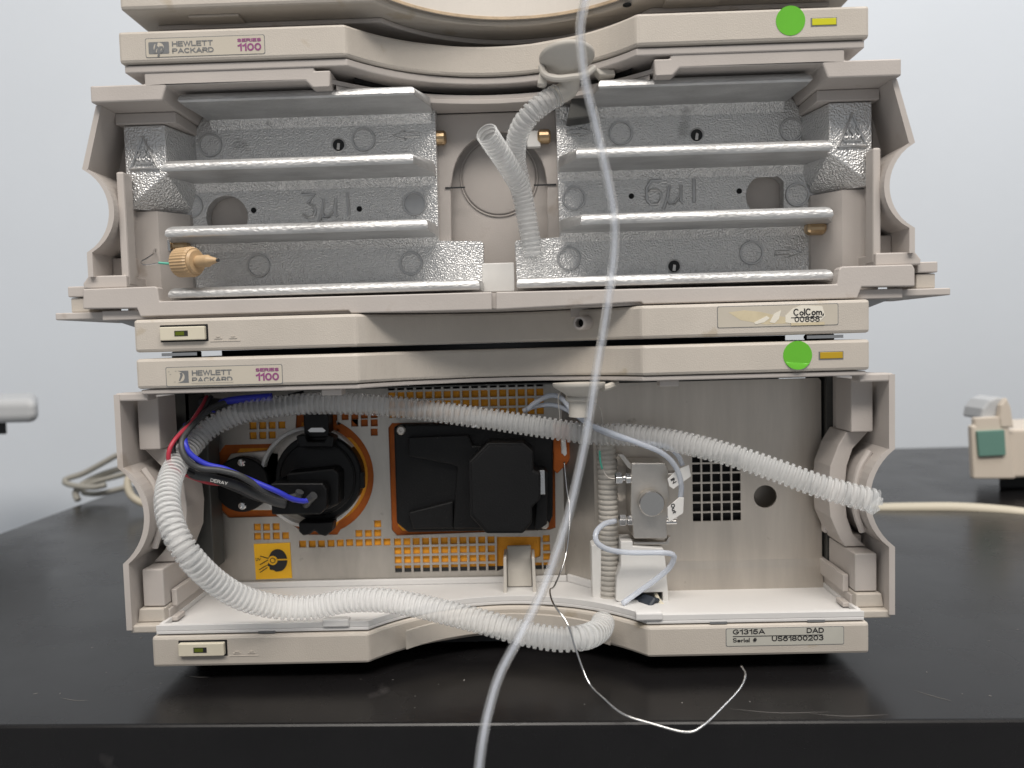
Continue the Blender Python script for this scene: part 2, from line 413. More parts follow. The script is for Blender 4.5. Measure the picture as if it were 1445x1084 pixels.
# front shroud, left and right
shl = [(-175.6, 110.4), (-151.5, 110.4), (-151.5, 115.5), (-77, 115.5), (-77, 113.6), (-70, 113.6), (-70.5, 106.6), (-78.2, 106.6), (-81, 109.4), (-142, 109.4), (-144.3, 103.1), (-175.6, 103.1)]
for poly in (shl, mirror(shl)):
    M().py(poly, 2.2, 43).build('shroud', 'pinkish', cc, bevel=0.7)
# band that follows the round bay
M().pz([(x, y) for x, y in bay(5, 72, 30)] + [(x, y) for x, y in reversed(bay(9, 72, 30))], 109.2, 111.2).build('bay_band', 'pinkish', cc, bevel=0.4)
M().pz([(-69, 6)] + bay(8, 69, 26) + [(69, 6), (69, 47), (-69, 47)], 106.8, 109.0).build('bay_ceiling', 'pinkish', cc, bevel=0.3)
M().pz([(x, y) for x, y in bay(16, 62.5, 30)] + [(x, y) for x, y in reversed(bay(18, 62.5, 30))], 112.8, 119).build('slot_shade', 'void', cc)  # black strip standing in for the darkness behind the open slot
# back wall with a U-shaped niche
niche = [(-24.6, 14), (-23.3, 71.8)] + [(0.6 + 23.5*math.cos(R(a)), 71.5 + 26*math.sin(R(a))) for a in range(175, 4, -10)] + [(24.3, 70.3), (23.2, 14)]
M().py([(-172, 9), (172, 9), (172, 106.6), (-172, 106.6)], 47, 50, [niche]).build('back_wall', 'pinkish', cc, bevel=0.6)
M().box(-40, 40, 56, 58, 8.6, 106.4).build('niche_back', 'pinkish', cc)
nx, nz = (0.4, 76.9)
M().ring((nx, 55.9, nz), 19.4, 0.9, 48, 0.7).build('round_boss', 'pinkish', cc, smooth=True)
M().lathe([(18.3, 0), (18.3, 0.8), (17.6, 1.1)], (nx, 55.8, nz), (0, -1, 0), 48).build('disc', 'pinkish', cc, smooth=True)
M().box(-26.1, -16.3, 46.4, 46.9, 70.3, 71.0).build('seam', 'rubber_dark', cc)
M().box(17.7, 28.8, 46.4, 46.9, 70.3, 71.0).build('seam', 'rubber_dark', cc)
M().box(-9.2, 7.0, 40, 44, 18.4, 32.5).build('drain_box', 'white_plastic', cc, bevel=0.5)
# floor of the compartment and the stepped front shelf
M().box(-178, 178, 6, 50, 8.4, 12.6).build('compartment_floor', 'pinkish', cc, bevel=0.4)
M().py([(-184.2, 22.4), (-151.8, 22.7), (-150.9, 21.8), (-150.3, 16.1), (-2.7, 16.0), (-2.9, 8.2), (-65.3, 8.4), (-66.2, 9.7), (-159.2, 9.5), (-160.6, 13.3), (-184.8, 13.7)], 3, 9).build('front_shelf', 'pinkish', cc, bevel=0.5)
M().py([(-0.8, 15.9), (148.1, 15.1), (149.0, 21.5), (150.2, 22.7), (180.8, 22.7), (181.8, 20.6), (181.8, 13.2), (158.8, 13.6), (156.9, 8.7), (63.7, 8.8), (62.8, 9.8), (-1.0, 8.2)], 3, 9).build('front_shelf', 'pinkish', cc, bevel=0.5)
M().py([(-2.7, 15.7), (-0.8, 15.7), (-1.0, 8.8), (-2.9, 8.9)], 5, 9).build('shelf_joint', 'pinkish', cc)
# side flanges
M().pz([(-200.5, 8), (-156, 8), (-156, 60), (-200.5, 60)], 9.2, 12.4).build('flange', 'pinkish', cc, bevel=0.5)
M().pz([(200, 8), (156, 8), (156, 60), (200, 60)], 9.2, 12.4).build('flange', 'pinkish', cc, bevel=0.5)
for s in (-1, 1):
    M().py([(s*161.5, 9.0), (s*178, 9.0), (s*161.5, 3.0)], 14, 90).build('gusset', 'device_grey', cc)
    M().box(*sorted((s*196, s*187)), 11, 40, 19.6, 24.4).build('flange_block', 'pinkish', cc, bevel=0.5)
    M().box(*sorted((s*195.4, s*187)), 12, 40, 12.6, 19.2).build('flange_block', 'beige', cc, bevel=0.5)
# side panels with a finger scoop
def wing(parent, xo, zt, zs1, zs2, zb, dep, y0, y1, th=2.6, lean=0.0):
    n = 16
    zc = (zs1 + zs2)/2; h = (zs1 - zs2)/2
    rad = (h*h + dep*dep)/(2*dep)
    def skin(o):
        pts = [(xo - lean + (-o), zt)]
        pts.append((xo - o, zs1 - (o*0.4)))
        hh = h
        for i in range(n + 1):
            z = zs1 - 2*h*i/n
            dx = math.sqrt(max(0, rad*rad - (z - zc)**2)) - (rad - dep)
            pts.append((xo - dx - o, z))
        pts.append((xo - o, zb))
        return pts
    out = skin(0); inn = skin(th)
    for s in (1, -1):
        poly = [(s*x, z) for x, z in out + inn[::-1]]
        M().py(poly, y0, y1).build('side_panel', 'pinkish', parent, bevel=0.6)
wing(cc, 183.3, 103.0, 75.6, 38.8, 28.0, 11.0, 6, 44, 2.4, 7.8)
for s in (-1, 1):
    xx = sorted
    M().box(*xx((s*170.5, s*167)), 10, 18, 24, 75).build('frame_post', 'pinkish', cc, bevel=0.9)
    M().py([(s*187, 22.9), (s*187, 25.4), (s*184.5, 28.6), (s*167.2, 28.6), (s*167.2, 22.9)], 8, 46).build('post_foot', 'pinkish', cc, bevel=0.6)
    M().box(*xx((s*180.5, s*175.8)), 30, 34, 68, 103).build('inner_panel', 'pinkish', cc, bevel=0.4)
    M().box(*xx((s*180.5, s*175.8)), 26, 34, 66.5, 69).build('inner_ledge', 'pinkish', cc, bevel=0.4)
    M().box(*xx((s*181, s*170)), 22, 44, 28.7, 38).build('lower_block', 'pinkish', cc, bevel=0.8)
    M().pz([(s*176, 25), (s*160, 26), (s*150, 38), (s*148, 48), (s*176, 48)], 12.4, 59.8).build('side_wall', 'pinkish', cc)
    M().box(*xx((s*186, s*166)), 44, 49.6, 28, 103).build('outer_back', 'pinkish', cc)
# ---- bottom-bar furniture: power switch, torn label, drain spout
def power_switch(parent, x0, x1, z0, z1):
    fr = M().py(rrect(x0-0.6, x1+0.9, z0-0.7, z1+0.9, 0.3), -0.05, 0.02).build('switch_recess', 'void', parent)
    sw = M().py(rrect(x0, x1, z0, z1, 0.5), -2.0, 2).build('power_switch', 'beige_switch', parent, bevel=0.35)
    cx, cz = (x0+x1)/2, (z0+z1)/2
    M().box(cx-3.3, cx+2.6, -2.12, -1.9, cz-1.2, cz+1.2).build('window', 'ink_black', sw)
    M().box(cx-2.9, cx+1.0, -2.18, -2.1, cz-0.85, cz+0.85).build('indicator', 'lamp_green', sw)
    g = M()
    for k, w in ((x1+5.2, 1), (x1+11.8, 1.2)):
        g.box(k-1.7, k+1.7, -0.25, 0.3, z0+0.2, z0+0.6); g.box(k-0.9, k+0.9, -0.25, 0.3, z0+0.9, z0+1.3); g.box(k-1.1, k-0.7, -0.25, 0.3, z0+0.6, z0+1.1); g.box(k+0.7, k+1.1, -0.25, 0.3, z0+0.6, z0+1.1)
    g.box(x1+1.5, x1+15, -0.2, 0.3, z0-1.0, z0-0.75)
    g.build('switch_symbols', 'beige', parent)
power_switch(cc, -148.6, -128.8, -1.5, 4.4)
def label_frame(parent, x0, x1, z0, z1, m, name='nameplate', groove='ink_grey'):
    M().py(rrect(x0-0.3, x1+0.3, z0-0.3, z1+0.3, 0.8), -0.06, 0.5).build(name + '_groove', groove, parent)
    return M().py(rrect(x0, x1, z0, z1, 0.7), -0.14, 0.5).build(name, m, parent)
tl = label_frame(cc, 95.4, 147.1, -2.5, 6.4, 'plate_label', 'label_plate')
tag(tl, 'label plate with torn paper remnants')
M().py([(100.0, 4.0), (106.8, 4.7), (113.5, 3.9), (119.0, 2.5), (128.2, 0.4), (127.5, -1.4), (115.9, -1.7), (105.2, 0.5)], -0.17, 0.1).build('glue_stain', 'glue', tl)
for q in ([(111.0, -0.6), (116.5, 2.0), (117.8, 1.0), (115.3, -0.7), (111.6, -1.5)], [(119.6, 2.8), (122.7, 4.3), (121.7, 0.6), (119.9, -1.2), (117.7, -0.8)], [(124.5, 1.8), (127.6, 4.8), (131.6, 6.2), (140.4, 5.6), (141.6, 1.3), (139.1, -1.1), (128.1, -1.7), (124.5, -1.0)]):
    M().py(q, -0.26, 0.1).build('torn_paper', 'paper', tl)
lettering('lettering', 'ColCom,', 'ink_black', tl, 127.9, -0.30, 1.7, 3.1, 13.2, bold=0.16)
M().box(126.9, 140.4, -0.31, -0.2, 0.9-0.2, 0.9+0.2).build('printed_line', 'ink_black', tl)
lettering('lettering', '00858', 'ink_black', tl, 128.4, -0.30, -1.1, 2.6, 10.9, bold=0.14)
M().box(126.9, 141.3, -0.36, -0.3, -2.5, -1.3).build('torn_edge', 'glue', tl)
sx, sz = (34.9, 2.0)
M().lathe([(3.3, -4), (3.3, 13.4), (2.9, 14), (2.0, 14), (1.9, 2)], (sx+7.5, 24, sz), (-0.45, -0.88, -0.04), 24).build('drain_spout', 'pinkish', cc, smooth=True)
M().lathe([(1.95, 0), (1.95, 0.1)], (sx+7.5-4.5, 24-8.8, sz-0.4), (-0.45, -0.88, -0.04), 20).build('spout_bore', 'void', cc)
M().box(sx-2, sx+6.5, 21, 26, 4.2, 9).build('spout_plate', 'pinkish', cc, bevel=0.4)
# ---- top-bar furniture: nameplate, sticker, status light
def hp_logo(parent, x0, x1, z0, z1, worn=False):
    cx, cz = (x0+x1)/2, (z0+z1)/2; r = (z1-z0)*0.44
    if not worn:
        M().py(rrect(x0, x1, z0, z1, 0.5), -0.20, 0.1).build('logo_ground', 'ink_grey', parent)
        M().py(circ(cx, cz, r, 28), -0.25, 0.1).build('logo_disc', 'plate_label', parent)
        lettering('logo_letters', 'hp', 'ink_grey', parent, cx-2.2, -0.30, cz-2.2, 4.5, 4.4, bold=0.2, shear=0.35)
    else:
        arc = [(cx + r*math.cos(R(a)), cz + r*math.sin(R(a))) for a in range(52, -53, -8)]
        M().py([(cx - 0.6, z1), (x1, z1), (x1, z0), (cx - 0.8, z0)] + arc[::-1], -0.20, 0.1).build('logo_ground', 'ink_grey', parent)
        M().py([(cx + 0.2, cz + 1.7), (cx + 1.3, cz + 1.9), (cx + 1.6, cz + 0.6), (cx + 0.3, cz - 1.8), (cx - 0.3, cz - 1.8), (cx + 0.5, cz + 0.7)], -0.2, 0.1).build('logo_letters', 'ink_grey', parent)
        for q in ((x0 - 0.9, z1 - 0.4), (x0 - 0.2, z1 - 1.6), (x0 + 2.2, z1 - 0.2), (x0 + 1.6, z0 + 0.4)):
            M().box(q[0], q[0] + 0.7, -0.2, 0.1, q[1], q[1] + 0.16).build('logo_remnant', 'ink_grey', parent)
def nameplate(parent, x0, x1, z0, z1, worn=False):
    p = label_frame(parent, x0, x1, z0, z1, 'plate_label', 'nameplate', 'stain' if False else 'ink_grey')
    w = x1 - x0; h = z1 - z0
    hp_logo(p, x0 + w*(0.022 if not worn else 0.032), x0 + w*(0.196 if not worn else 0.192), z0 + h*0.16, z1 - h*0.18, worn)
    tx = x0 + w*0.222
    lettering('lettering', 'HEWLETT', 'ink_grey', p, tx, -0.22, z0 + h*0.535, h*0.29, w*0.345, bold=0.28)
    lettering('lettering', 'PACKARD', 'ink_grey', p, tx, -0.22, z0 + h*0.16, h*0.28, w*0.35, bold=0.28)
    if worn: M().box(tx - 0.3, tx + w*0.355, -0.27, -0.22, z0 + h*0.13, z0 + h*0.215).build('worn_strip', 'plate_label', p)
    lettering('lettering', 'SERIES', 'ink_plum', p, x0 + w*0.775, -0.22, z0 + h*0.66, h*0.19, w*0.20, bold=0.42, spacing=1.2)
    lettering('lettering', '1100', 'ink_plum', p, x0 + w*0.775, -0.22, z0 + h*0.16, h*0.42, w*0.20, bold=0.3)
    return p
nameplate(cc, -148.9, -97.5, 120.8, 128.5)
def round_sticker(parent, x, z, r, label, flap=False):
    prof = circ(x, z, r, 40)
    if flap: prof = [(a, max(b, z - r*0.90 + (a - x)*0.12)) for a, b in prof]
    s = M().py(prof, -0.17, 0.1).build('sticker', 'green_sticker', parent)
    tag(s, label)
    if flap:
        f = M()
        pts = [(a, b) for a, b in circ(x, z, r, 40) if b < z - r*0.52]
        pts.sort()
        top = [(a, -0.19, z - r*0.52 - 0.10*(a - x)) for a, b in pts]
        low = [(a, -0.19 - 0.20*abs(z - r*0.52 - b), b) for a, b in pts]
        mid = [((p[0]), -0.55, (p[2]*0.6 + q[2]*0.4)) for p, q in zip(top, low)]
        f.loft([top, mid, low], closed=False, caps=False)
        f.build('lifted_edge', 'green_sticker', s, smooth=True, angle=180)
    return s
round_sticker(cc, 127.7, 126.8, 6.2, 'flat round green sticker')
def status_light(parent, x0, x1, z0, z1, m):
    f = M().py([(x0-0.6,z0-0.6),(x1+0.3,z0-0.6),(x1+0.3,z1+0.3),(x0-0.6,z1+0.3)], -0.06, 0.2).build('status_light', 'ink_grey', parent)
    M().box(x0, x1, -0.25, 0.4, z0, z1).build('lens', m, f, bevel=0.15)
status_light(cc, 136.8, 147.0, 124.5, 127.3, 'lamp_yellow')

# ---- the two cast heat blocks
YB, YF = 40.0, 8.0
def stroke(m, pts, r=0.55, y=YB - 0.15, n=6, close=False):
    r *= 1.35
    p = [(x, y, z) for x, z in pts]
    if close: p.append(p[0]); p.append(p[1])
    return m.tube(p, r, n)
def arrow(m, x, z, s):
    """outlined arrow, s = +1 points right"""
    stroke(m, [(x - s*6.4, z + 0.9), (x + s*0.6, z + 0.9), (x + s*0.2, z + 2.2), (x + s*6.6, z), (x + s*0.2, z - 2.2), (x + s*0.6, z - 0.9), (x - s*6.4, z - 0.9)], 0.32, close=True)
    return m
def heat_block(s, hole, name_label):
    """s = -1 left, +1 right; x is measured outwards from the middle"""
    root = bpy.data.objects.new('heat_block', None); col.objects.link(root); root.empty_display_size = 0.02
    c = Vector((s*95, 40, 20)) * S
    root.parent = cc; root.location = c - WL[cc]; WL[root] = c
    tag(root, name_label)
    X = lambda x: s * x
    outline = [(29, 108), (45, 108.5), (141, 108.5), (146.5, 100.5), (156, 100.5), (156, 19.5), (8.0, 19.5), (7.6, 42.0), (8.6, 43.2), (29.5, 44)]
    holes = [hole]
    M().py([(X(x), z) for x, z in outline], YB, 46.5, [[(X(x), z) for x, z in h] for h in holes]).build('base_plate', 'cast', root, bevel=0.5)
    # ear with the warning mark: slopes forward to the outside, slanting facet below
    ey = lambda x: 19.0 + max(0.0, 151.5 - x) * 21.2 / 5.3
    f = [(X(151.5), 19, 97.6), (X(170.6), 19, 97.6), (X(170.6), 19, 60.2), (X(151.5), 19, 75.5), (X(146.2), 40.2, 97.6), (X(146.2), 40.2, 75)]
    b = [(X(146.2), 44, 97.6), (X(172), 44, 97.6), (X(172), 44, 59.6), (X(149.5), 44, 59.6), (X(146.2), 44, 70)]
    ear = M().add(f + b, [(0,1,2,3), (4,0,3,5), (4,0,1,7,6), (1,2,8,7), (2,3,9,8), (3,5,10,9), (6,7,8,9,10), (4,5,10,6)])
    ear.build('ear', 'cast', root, bevel=0.5)
    M().box(*sorted((X(145.5), X(173.5))), 17.6, 43.5, 98.0, 103.0).build('shroud_band', 'pinkish', cc, bevel=0.5)
    # fins
    def fin(xo, xi, xr, zf, thick=4.8, lean=1.0, outer_root=None):
        outer_root = outer_root if outer_root is not None else 155.5
        zt, zb = zf + thick/2, zf - thick/2
        def plan(ins):
            return [(xo - ins, YF + ins*0.8), (xi + ins*0.6, YF + ins*0.8), (xr, YB - 13), (xr, YB + 1), (outer_root, YB + 1), (outer_root, YB - 14), (xo - ins*0.3, YF + 6)]
        m = M(); lay = []
        for z, ins, k in ((zt, 2.6, lean), (zt - 0.7, 1.2, lean), (zt - 2.0, 0.3, 0.4), (zb + 0.8, 0.0, 0.3), (zb, 0.8, 0.6)):
            lay.append([(X(x), y, z + k*(y - YF)/32) for x, y in plan(ins)])
        m.loft(lay)
        return m
    f1 = fin(140, 34.5 if s < 0 else 46.5, 30 if s < 0 else 44, 106.0, 4.0, outer_root=139)
    f2 = fin(148.5, 36, 29.6, 76.4)
    f3 = fin(148.8, 30.5 if s < 0 else 37.5, 29.6, 47.3)
    f4 = fin(148.8, 8.2, 8.2, 19.9, 4.6)
    for q in (f1, f2, f3, f4): q.build('fin', 'cast_fin', root, smooth=True, angle=50)
    # a cast fillet under each fin root
    for z, x0 in ((104.6, 31), (75.0, 30), (45.8, 30)):
        M().px([(YB - 3.0, z + 0.4), (YB + 0.5, z + 0.4), (YB + 0.5, z - 5.2), (YB - 0.6, z - 3.2)], *sorted((X(x0), X(154 if z < 100 else 138)))).build('fillet', 'cast', root)
    M().px([(YB - 2.2, 22.2), (YB + 0.4, 22.2), (YB + 0.4, 25.0)], *sorted((X(9), X(148)))).build('fillet', 'cast', root)
    # warning triangle with heat waves
    tri = M(); tx, tz = 161.6, 84.0
    def es(pts, r, close=False):
        p = [(X(x), ey(x) - 0.35, z) for x, z in pts]
        if close: p += p[:2]
        tri.tube(p, r, 6)
    es([(tx - 6.2, tz - 6.0), (tx + 6.2, tz - 6.0), (tx, tz + 8.4)], 0.85, True)
    for k in (-2.6, 0, 2.6):
        es([(tx + k + 0.9*math.sin(i*1.05), tz - 2.4 + i*0.85) for i in range(7)], 0.55)
    es([(tx - 4.0, tz - 3.6), (tx + 4.0, tz - 3.6)], 0.55)
    tri.build('warning_triangle', 'cast_mark', root, smooth=True)
    return root
PIN = 5.3
MK = 1.0
dh = [(-132.7 + 10.2*math.cos(R(a)), 58.7 + 10.2*math.sin(R(a))) for a in range(-30, 211, 10)]
dhl = [(-x, z) for x, z in dh]
hbl = heat_block(-1, dhl, 'left ribbed cast heat block marked 3 microlitres')
ctr = (130.1, 60.9)
dhr = [(ctr[0] + 10.2*math.cos(R(a)), ctr[1] + 10.2*math.sin(R(a))) for a in range(40, 231, 10)] + [(ctr[0] + 7.6, ctr[1] - 8)]
hbr = heat_block(1, dhr, 'right ribbed cast heat block marked 6 microlitres')
for root, pins, notches, dots in (
    (hbl, [(-139.1, 93.4), (-64.3, 93.7), (-149.9, 64.4), (-40.6, 62.1), (-118.2, 34.5), (-43.3, 33.4)], [(-76.5, 91.4)], [(-119.4, 61.4), (-67.6, 60.5)]),
    (hbr, [(60.1, 92.8), (141.8, 91.8), (36.9, 62.4), (144.3, 60.8), (33.8, 33.5), (122.0, 33.7)], [(96.4, 90.6), (84.6, 28.3)], [(64.6, 62.6), (116.5, 63.4)])):
    for x, z in pins:
        M().ring((x, YB + 0.1, z), PIN, 1.3, 28, 1.1).build('pin_mark', 'cast_mark', root, smooth=True)
    for x, z in notches:
        M().lathe([(3.6, -0.4), (3.6, 0.25), (3.0, 0.5), (2.7, 0.2)], (x, YB, z), (0, -1, 0), 18).build('screw_recess', 'cast_mark', root, smooth=True)
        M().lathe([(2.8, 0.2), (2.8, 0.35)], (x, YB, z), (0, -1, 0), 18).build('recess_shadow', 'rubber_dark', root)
        M().py([(x - 1.0, z - 2.2), (x + 0.6, z - 2.4), (x + 0.9, z + 0.6), (x - 0.5, z + 1.0)], YB - 0.9, YB).build('screw_tip', 'steel', root, bevel=0.2)
    for x, z in dots:
        M().lathe([(1.35, -0.4), (1.35, 0.2)], (x, YB, z), (0, -1, 0), 14).build('small_hole', 'void', root)
pm = (-40.6, 62.1)
M().lathe([(4.9, 0), (4.9, 0.35), (4.6, 0.45)], (pm[0], YB + 0.05, pm[1]), (0, -1, 0), 28).build('pin_face', 'cast_mark', hbl, smooth=True)
m = arrow(M(), *(-43.6, 95.1), -1); m.build('flow_arrow', 'cast_mark', hbl, smooth=True)
m = arrow(M(), *(40.3, 93.7), 1); m.build('flow_arrow', 'cast_mark', hbr, smooth=True)
m = arrow(M(), *(139.7, 33.2), 1); m.build('flow_arrow', 'cast_mark', hbr, smooth=True)
def digits(root, x, z, six):
    g = M(); h = 5.6
    if six:
        stroke(g, [(x+3.4, z+h), (x-1.5, z+h), (x-3.6, z+h*0.4), (x-3.6, z-h*0.6), (x-1.8, z-h), (x+1.8, z-h), (x+3.4, z-h*0.55), (x+3.4, z-0.4), (x+1.6, z+1.2), (x-1.6, z+1.2), (x-3.4, z-0.4)], 0.62)
    else:
        stroke(g, [(x-3.2, z+h), (x+3.2, z+h), (x-0.4, z+h*0.25), (x+2.2, z), (x+3.2, z-h*0.4), (x+2.0, z-h*0.9), (x-1.0, z-h), (x-3.3, z-h*0.7)], 0.62)
    m0 = x + 9.0
    stroke(g, [(m0-1.6, z+h*0.55), (m0-2.6, z-h*0.5), (m0-1.8, z-h*0.95), (m0+0.6, z-h*0.95), (m0+3.4, z-h*0.4), (m0+4.2, z+h*0.55)], 0.6)
    stroke(g, [(m0-2.6, z-h*0.4), (m0-4.6, z-h*1.45)], 0.6)
    stroke(g, [(m0+4.0, z+h*0.2), (m0+3.8, z-h*0.8), (m0+5.0, z-h*0.95)], 0.55)
    stroke(g, [(m0+10.2, z+h*1.05), (m0+10.2, z-h*0.95)], 0.62)
    g.build('raised_lettering', 'cast_mark', root, smooth=True)
digits(hbl, -92.2, 62.6, False)
digits(hbr, 75.6, 64.0, True)
# brass fittings at the ends of the blocks
def nut(parent, x0, x1, y, z, r, m, name='brass_fitting', n=6):
    q = M().lathe([(r*0.75, 0), (r, abs(x1-x0)*0.15), (r, abs(x1-x0)*0.85), (r*0.7, abs(x1-x0))], (x0, y, z), (1 if x1 > x0 else -1, 0, 0), n)
    return q.build(name, m, parent, bevel=0.2)
bx, bz = (-27.9, 94.3); nut(cc, bx - 3, bx + 3.4, 44, bz, 3.5, 'brass', n=16)
bx, bz = (23.4, 93.3); nut(cc, bx + 3, bx - 3.4, 44, bz, 3.5, 'brass', n=16)
bx, bz = (18.5, 92.1); M().box(bx - 3.6, bx + 3.0, 42.5, 46, bz - 4, bz + 4).build('white_spacer', 'white_plastic', cc, bevel=0.5)
bx, bz = (151.7, 43.7); nut(cc, bx - 6, bx + 3.0, 33, bz, 3.4, 'brass', n=16)
bx, bz = (-155.6, 44.3); nut(cc, bx + 7, bx - 1, 32, bz, 2.8, 'brass', n=16)
M().box(bx - 4.5, bx - 0.6, 29, 34, bz - 3.0, bz + 3.0).build('steel_nut', 'steel_polish', cc, bevel=0.5)

# ---- leak funnel of the compartment
def funnel(parent, x, y, z, r, tilt, neck):
    g = bpy.data.objects.new('leak_funnel', None); col.objects.link(g); g.empty_display_size = 0.01
    c = Vector((x, y, z)) * S; g.parent = parent; g.location = c - WL[parent]; WL[g] = c
    ax = Vector(tilt).normalized()
    M().lathe([(2.0, -7), (4.2, -6), (r*0.6, -3.6), (r*0.96, -0.9), (r, 0), (r, 0.9), (r - 1.0, 0.9), (r*0.9, -0.2), (r*0.5, -2.2), (1.5, -4)], (x, y, z), ax, 40).build('cup', 'grey_bracket', g, smooth=True)
    M().tube([(p[0], p[1], p[2]) for p in spline(neck, 1.0)], 4.3, 20).build('neck', 'grey_bracket', g, smooth=True)
    return g
fx, fz = (32.6, 115.2)
fn = funnel(cc, fx, 2, fz, 12.0, (-0.04, 0.20, 0.97), [(32.9, 4.0, 111.7), (33.9, 6.0, 107.5), (33.6, 8.0, 104.6), (30.8, 9.0, 102.8), (28.4, 10.0, 102.3)])
M().lathe([(5.0, 0), (5.6, 0.8), (5.6, 1.6), (5.0, 2.4)], (33.6, 6, 108.8), (0, 0.1, 0.97), 24).build('collar', 'grey_bracket', fn, smooth=True)
M().tube(spline([(21.6, 4.0, 112.7), (23.2, 1.0, 108.0), (28.0, -1.0, 105.7), (34.0, -1.0, 106.0), (39.6, 0.0, 107.1), (44.3, 4.0, 111.3)], 1.2), 1.5, 10, flat=1.0).build('clip_arm', 'grey_bracket', fn, smooth=True)
M().py([(21.0, 111.5), (22.8, 111.7), (23.9, 105.4), (22.6, 104.5), (19.6, 105.2)], 3, 8).build('clip_end', 'grey_bracket', fn, bevel=0.5)
M().py([(45.6, 115.6), (54.6, 114.7), (55.2, 112.2), (48.1, 112.4)], 16, 24).build('clip_end', 'grey_bracket', fn, bevel=0.5)
M().py([(39.2, 121.0), (54.1, 122.1), (54.7, 117.6), (49.0, 115.2), (46.4, 98.0), (33.7, 96.8)], 30, 43).build('inner_pillar', 'dark_sheet', cc, bevel=0.8)

# ================================================================== DETECTOR (lower open module)
dd = thing('detector', 'open beige detector module with orange foam, black lamp housing and white drip tray', 'instrument', (0, 150, -151))
M().pz(bar_outline(161, 0, 380), -22.6, -9.3).build('top_bar', 'beige', dd, bevel=1.3)
M().pz(bar_outline(159.8, 1.3, 380), -25.0, -23.0).build('lower_lip', 'pinkish', dd, bevel=0.5)
M().pz(bar_outline(160.5, 0, 380), -148.6, -134.6).build('bottom_bar', 'beige', dd, bevel=1.3)
for x0, x1 in ((-80, -71), (70.5, 79)):
    M().box(x0, x1, 4, 12, -27.8, -25.1).build('latch_tab', 'pinkish', dd, bevel=0.4)
M().box(-158, 158, 110, 395, -134, -27).build('housing', 'dark_sheet', dd)
M().box(-159, 159, 40, 110, -27.4, -26.7).build('inner_ceiling', 'dark_sheet', dd)
# feet between the modules
M().box(-136, 136, 34, 330, -9.1, -6.6).build('base_plate', 'rubber_dark', cc)
M().box(-142, 142, 36, 330, -154, -148.8).build('base_plate', 'rubber_dark', dd)
for s in (-1, 1):
    for y in (18, 330):
        M().lathe([(6, 0), (6.4, 0.4), (6.4, 2.4), (6, 2.9)], (s*146, y, -9.35), (0, 0, 1), 20).build('foot', 'rubber_dark', cc)
        M().lathe([(8, 0), (8.4, 0.6), (8.4, 6.8), (8, 7.4)], (s*146, y + 14, -156.1), (0, 0, 1), 20).build('foot', 'rubber_dark', dd)
        M().lathe([(8, 0), (8.4, 0.4), (8.4, 5.2), (8, 5.6)], (s*140, y + 14, 132.3), (0, 0, 1), 20).build('foot', 'rubber_dark', up)
    M().box(*sorted((s*152, s*136)), 6, 10, -8.4, -7.0).build('bright_strip', 'steel_polish', cc)
# white drip tray
TZ = -130.4
tray_front = [(-158.8, 1.2)] + bay(1.6) + [(158.8, 1.2)]
M().pz(tray_front + [(158.8, 46), (45, 46), (30, 62), (-158.8, 62)], TZ - 3.6, TZ - 2.0).build('drip_tray', 'tray_white', dd, bevel=0.4)
rim_in = [(-155.8, 4.0)] + bay(4.8) + [(155.8, 4.0)]
M().pz(tray_front + rim_in[::-1], TZ - 2.0, TZ + 0.6).build('tray_rim', 'tray_white', dd, bevel=0.5)
for s, yb in ((-1, 62), (1, 46)):
    M().box(*sorted((s*158.8, s*156.6)), 4.2, yb, TZ - 2.0, TZ + 0.4).build('tray_rim', 'tray_white', dd, bevel=0.4)
M().box(-156.4, 30, 59.6, 61.6, TZ - 2.0, TZ + 1.2).build('tray_upstand', 'tray_white', dd, bevel=0.5)
M().pz([(30, 59.4), (46, 43.4), (46, 45.4), (31, 61.4)], TZ - 2.0, TZ + 2.0).build('tray_upstand', 'tray_white', dd, bevel=0.5)
for x in (-78, 62.5):
    M().box(x - 5, x + 7, 0.4, 5, TZ - 1.6, TZ + 2.0).build('tray_tab', 'tray_white', dd, bevel=0.7)
for x in (-108.5, 94.3, 137.5):
    M().box(x - 3.8, x + 3.8, 0.9, 2.0, TZ - 3.8, TZ - 2.9).build('rim_slot', 'ink_grey', dd)
# the curved infill panel under the bay rim
M().pz([(x, y - 1.4) for x, y in bay(0, 52, 26)][2:-2] + [(x, y + 0.4) for x, y in reversed(bay(0, 52, 26))][2:-2], -144.8, -136.4).build('bay_panel', 'beige', dd, bevel=0.4)
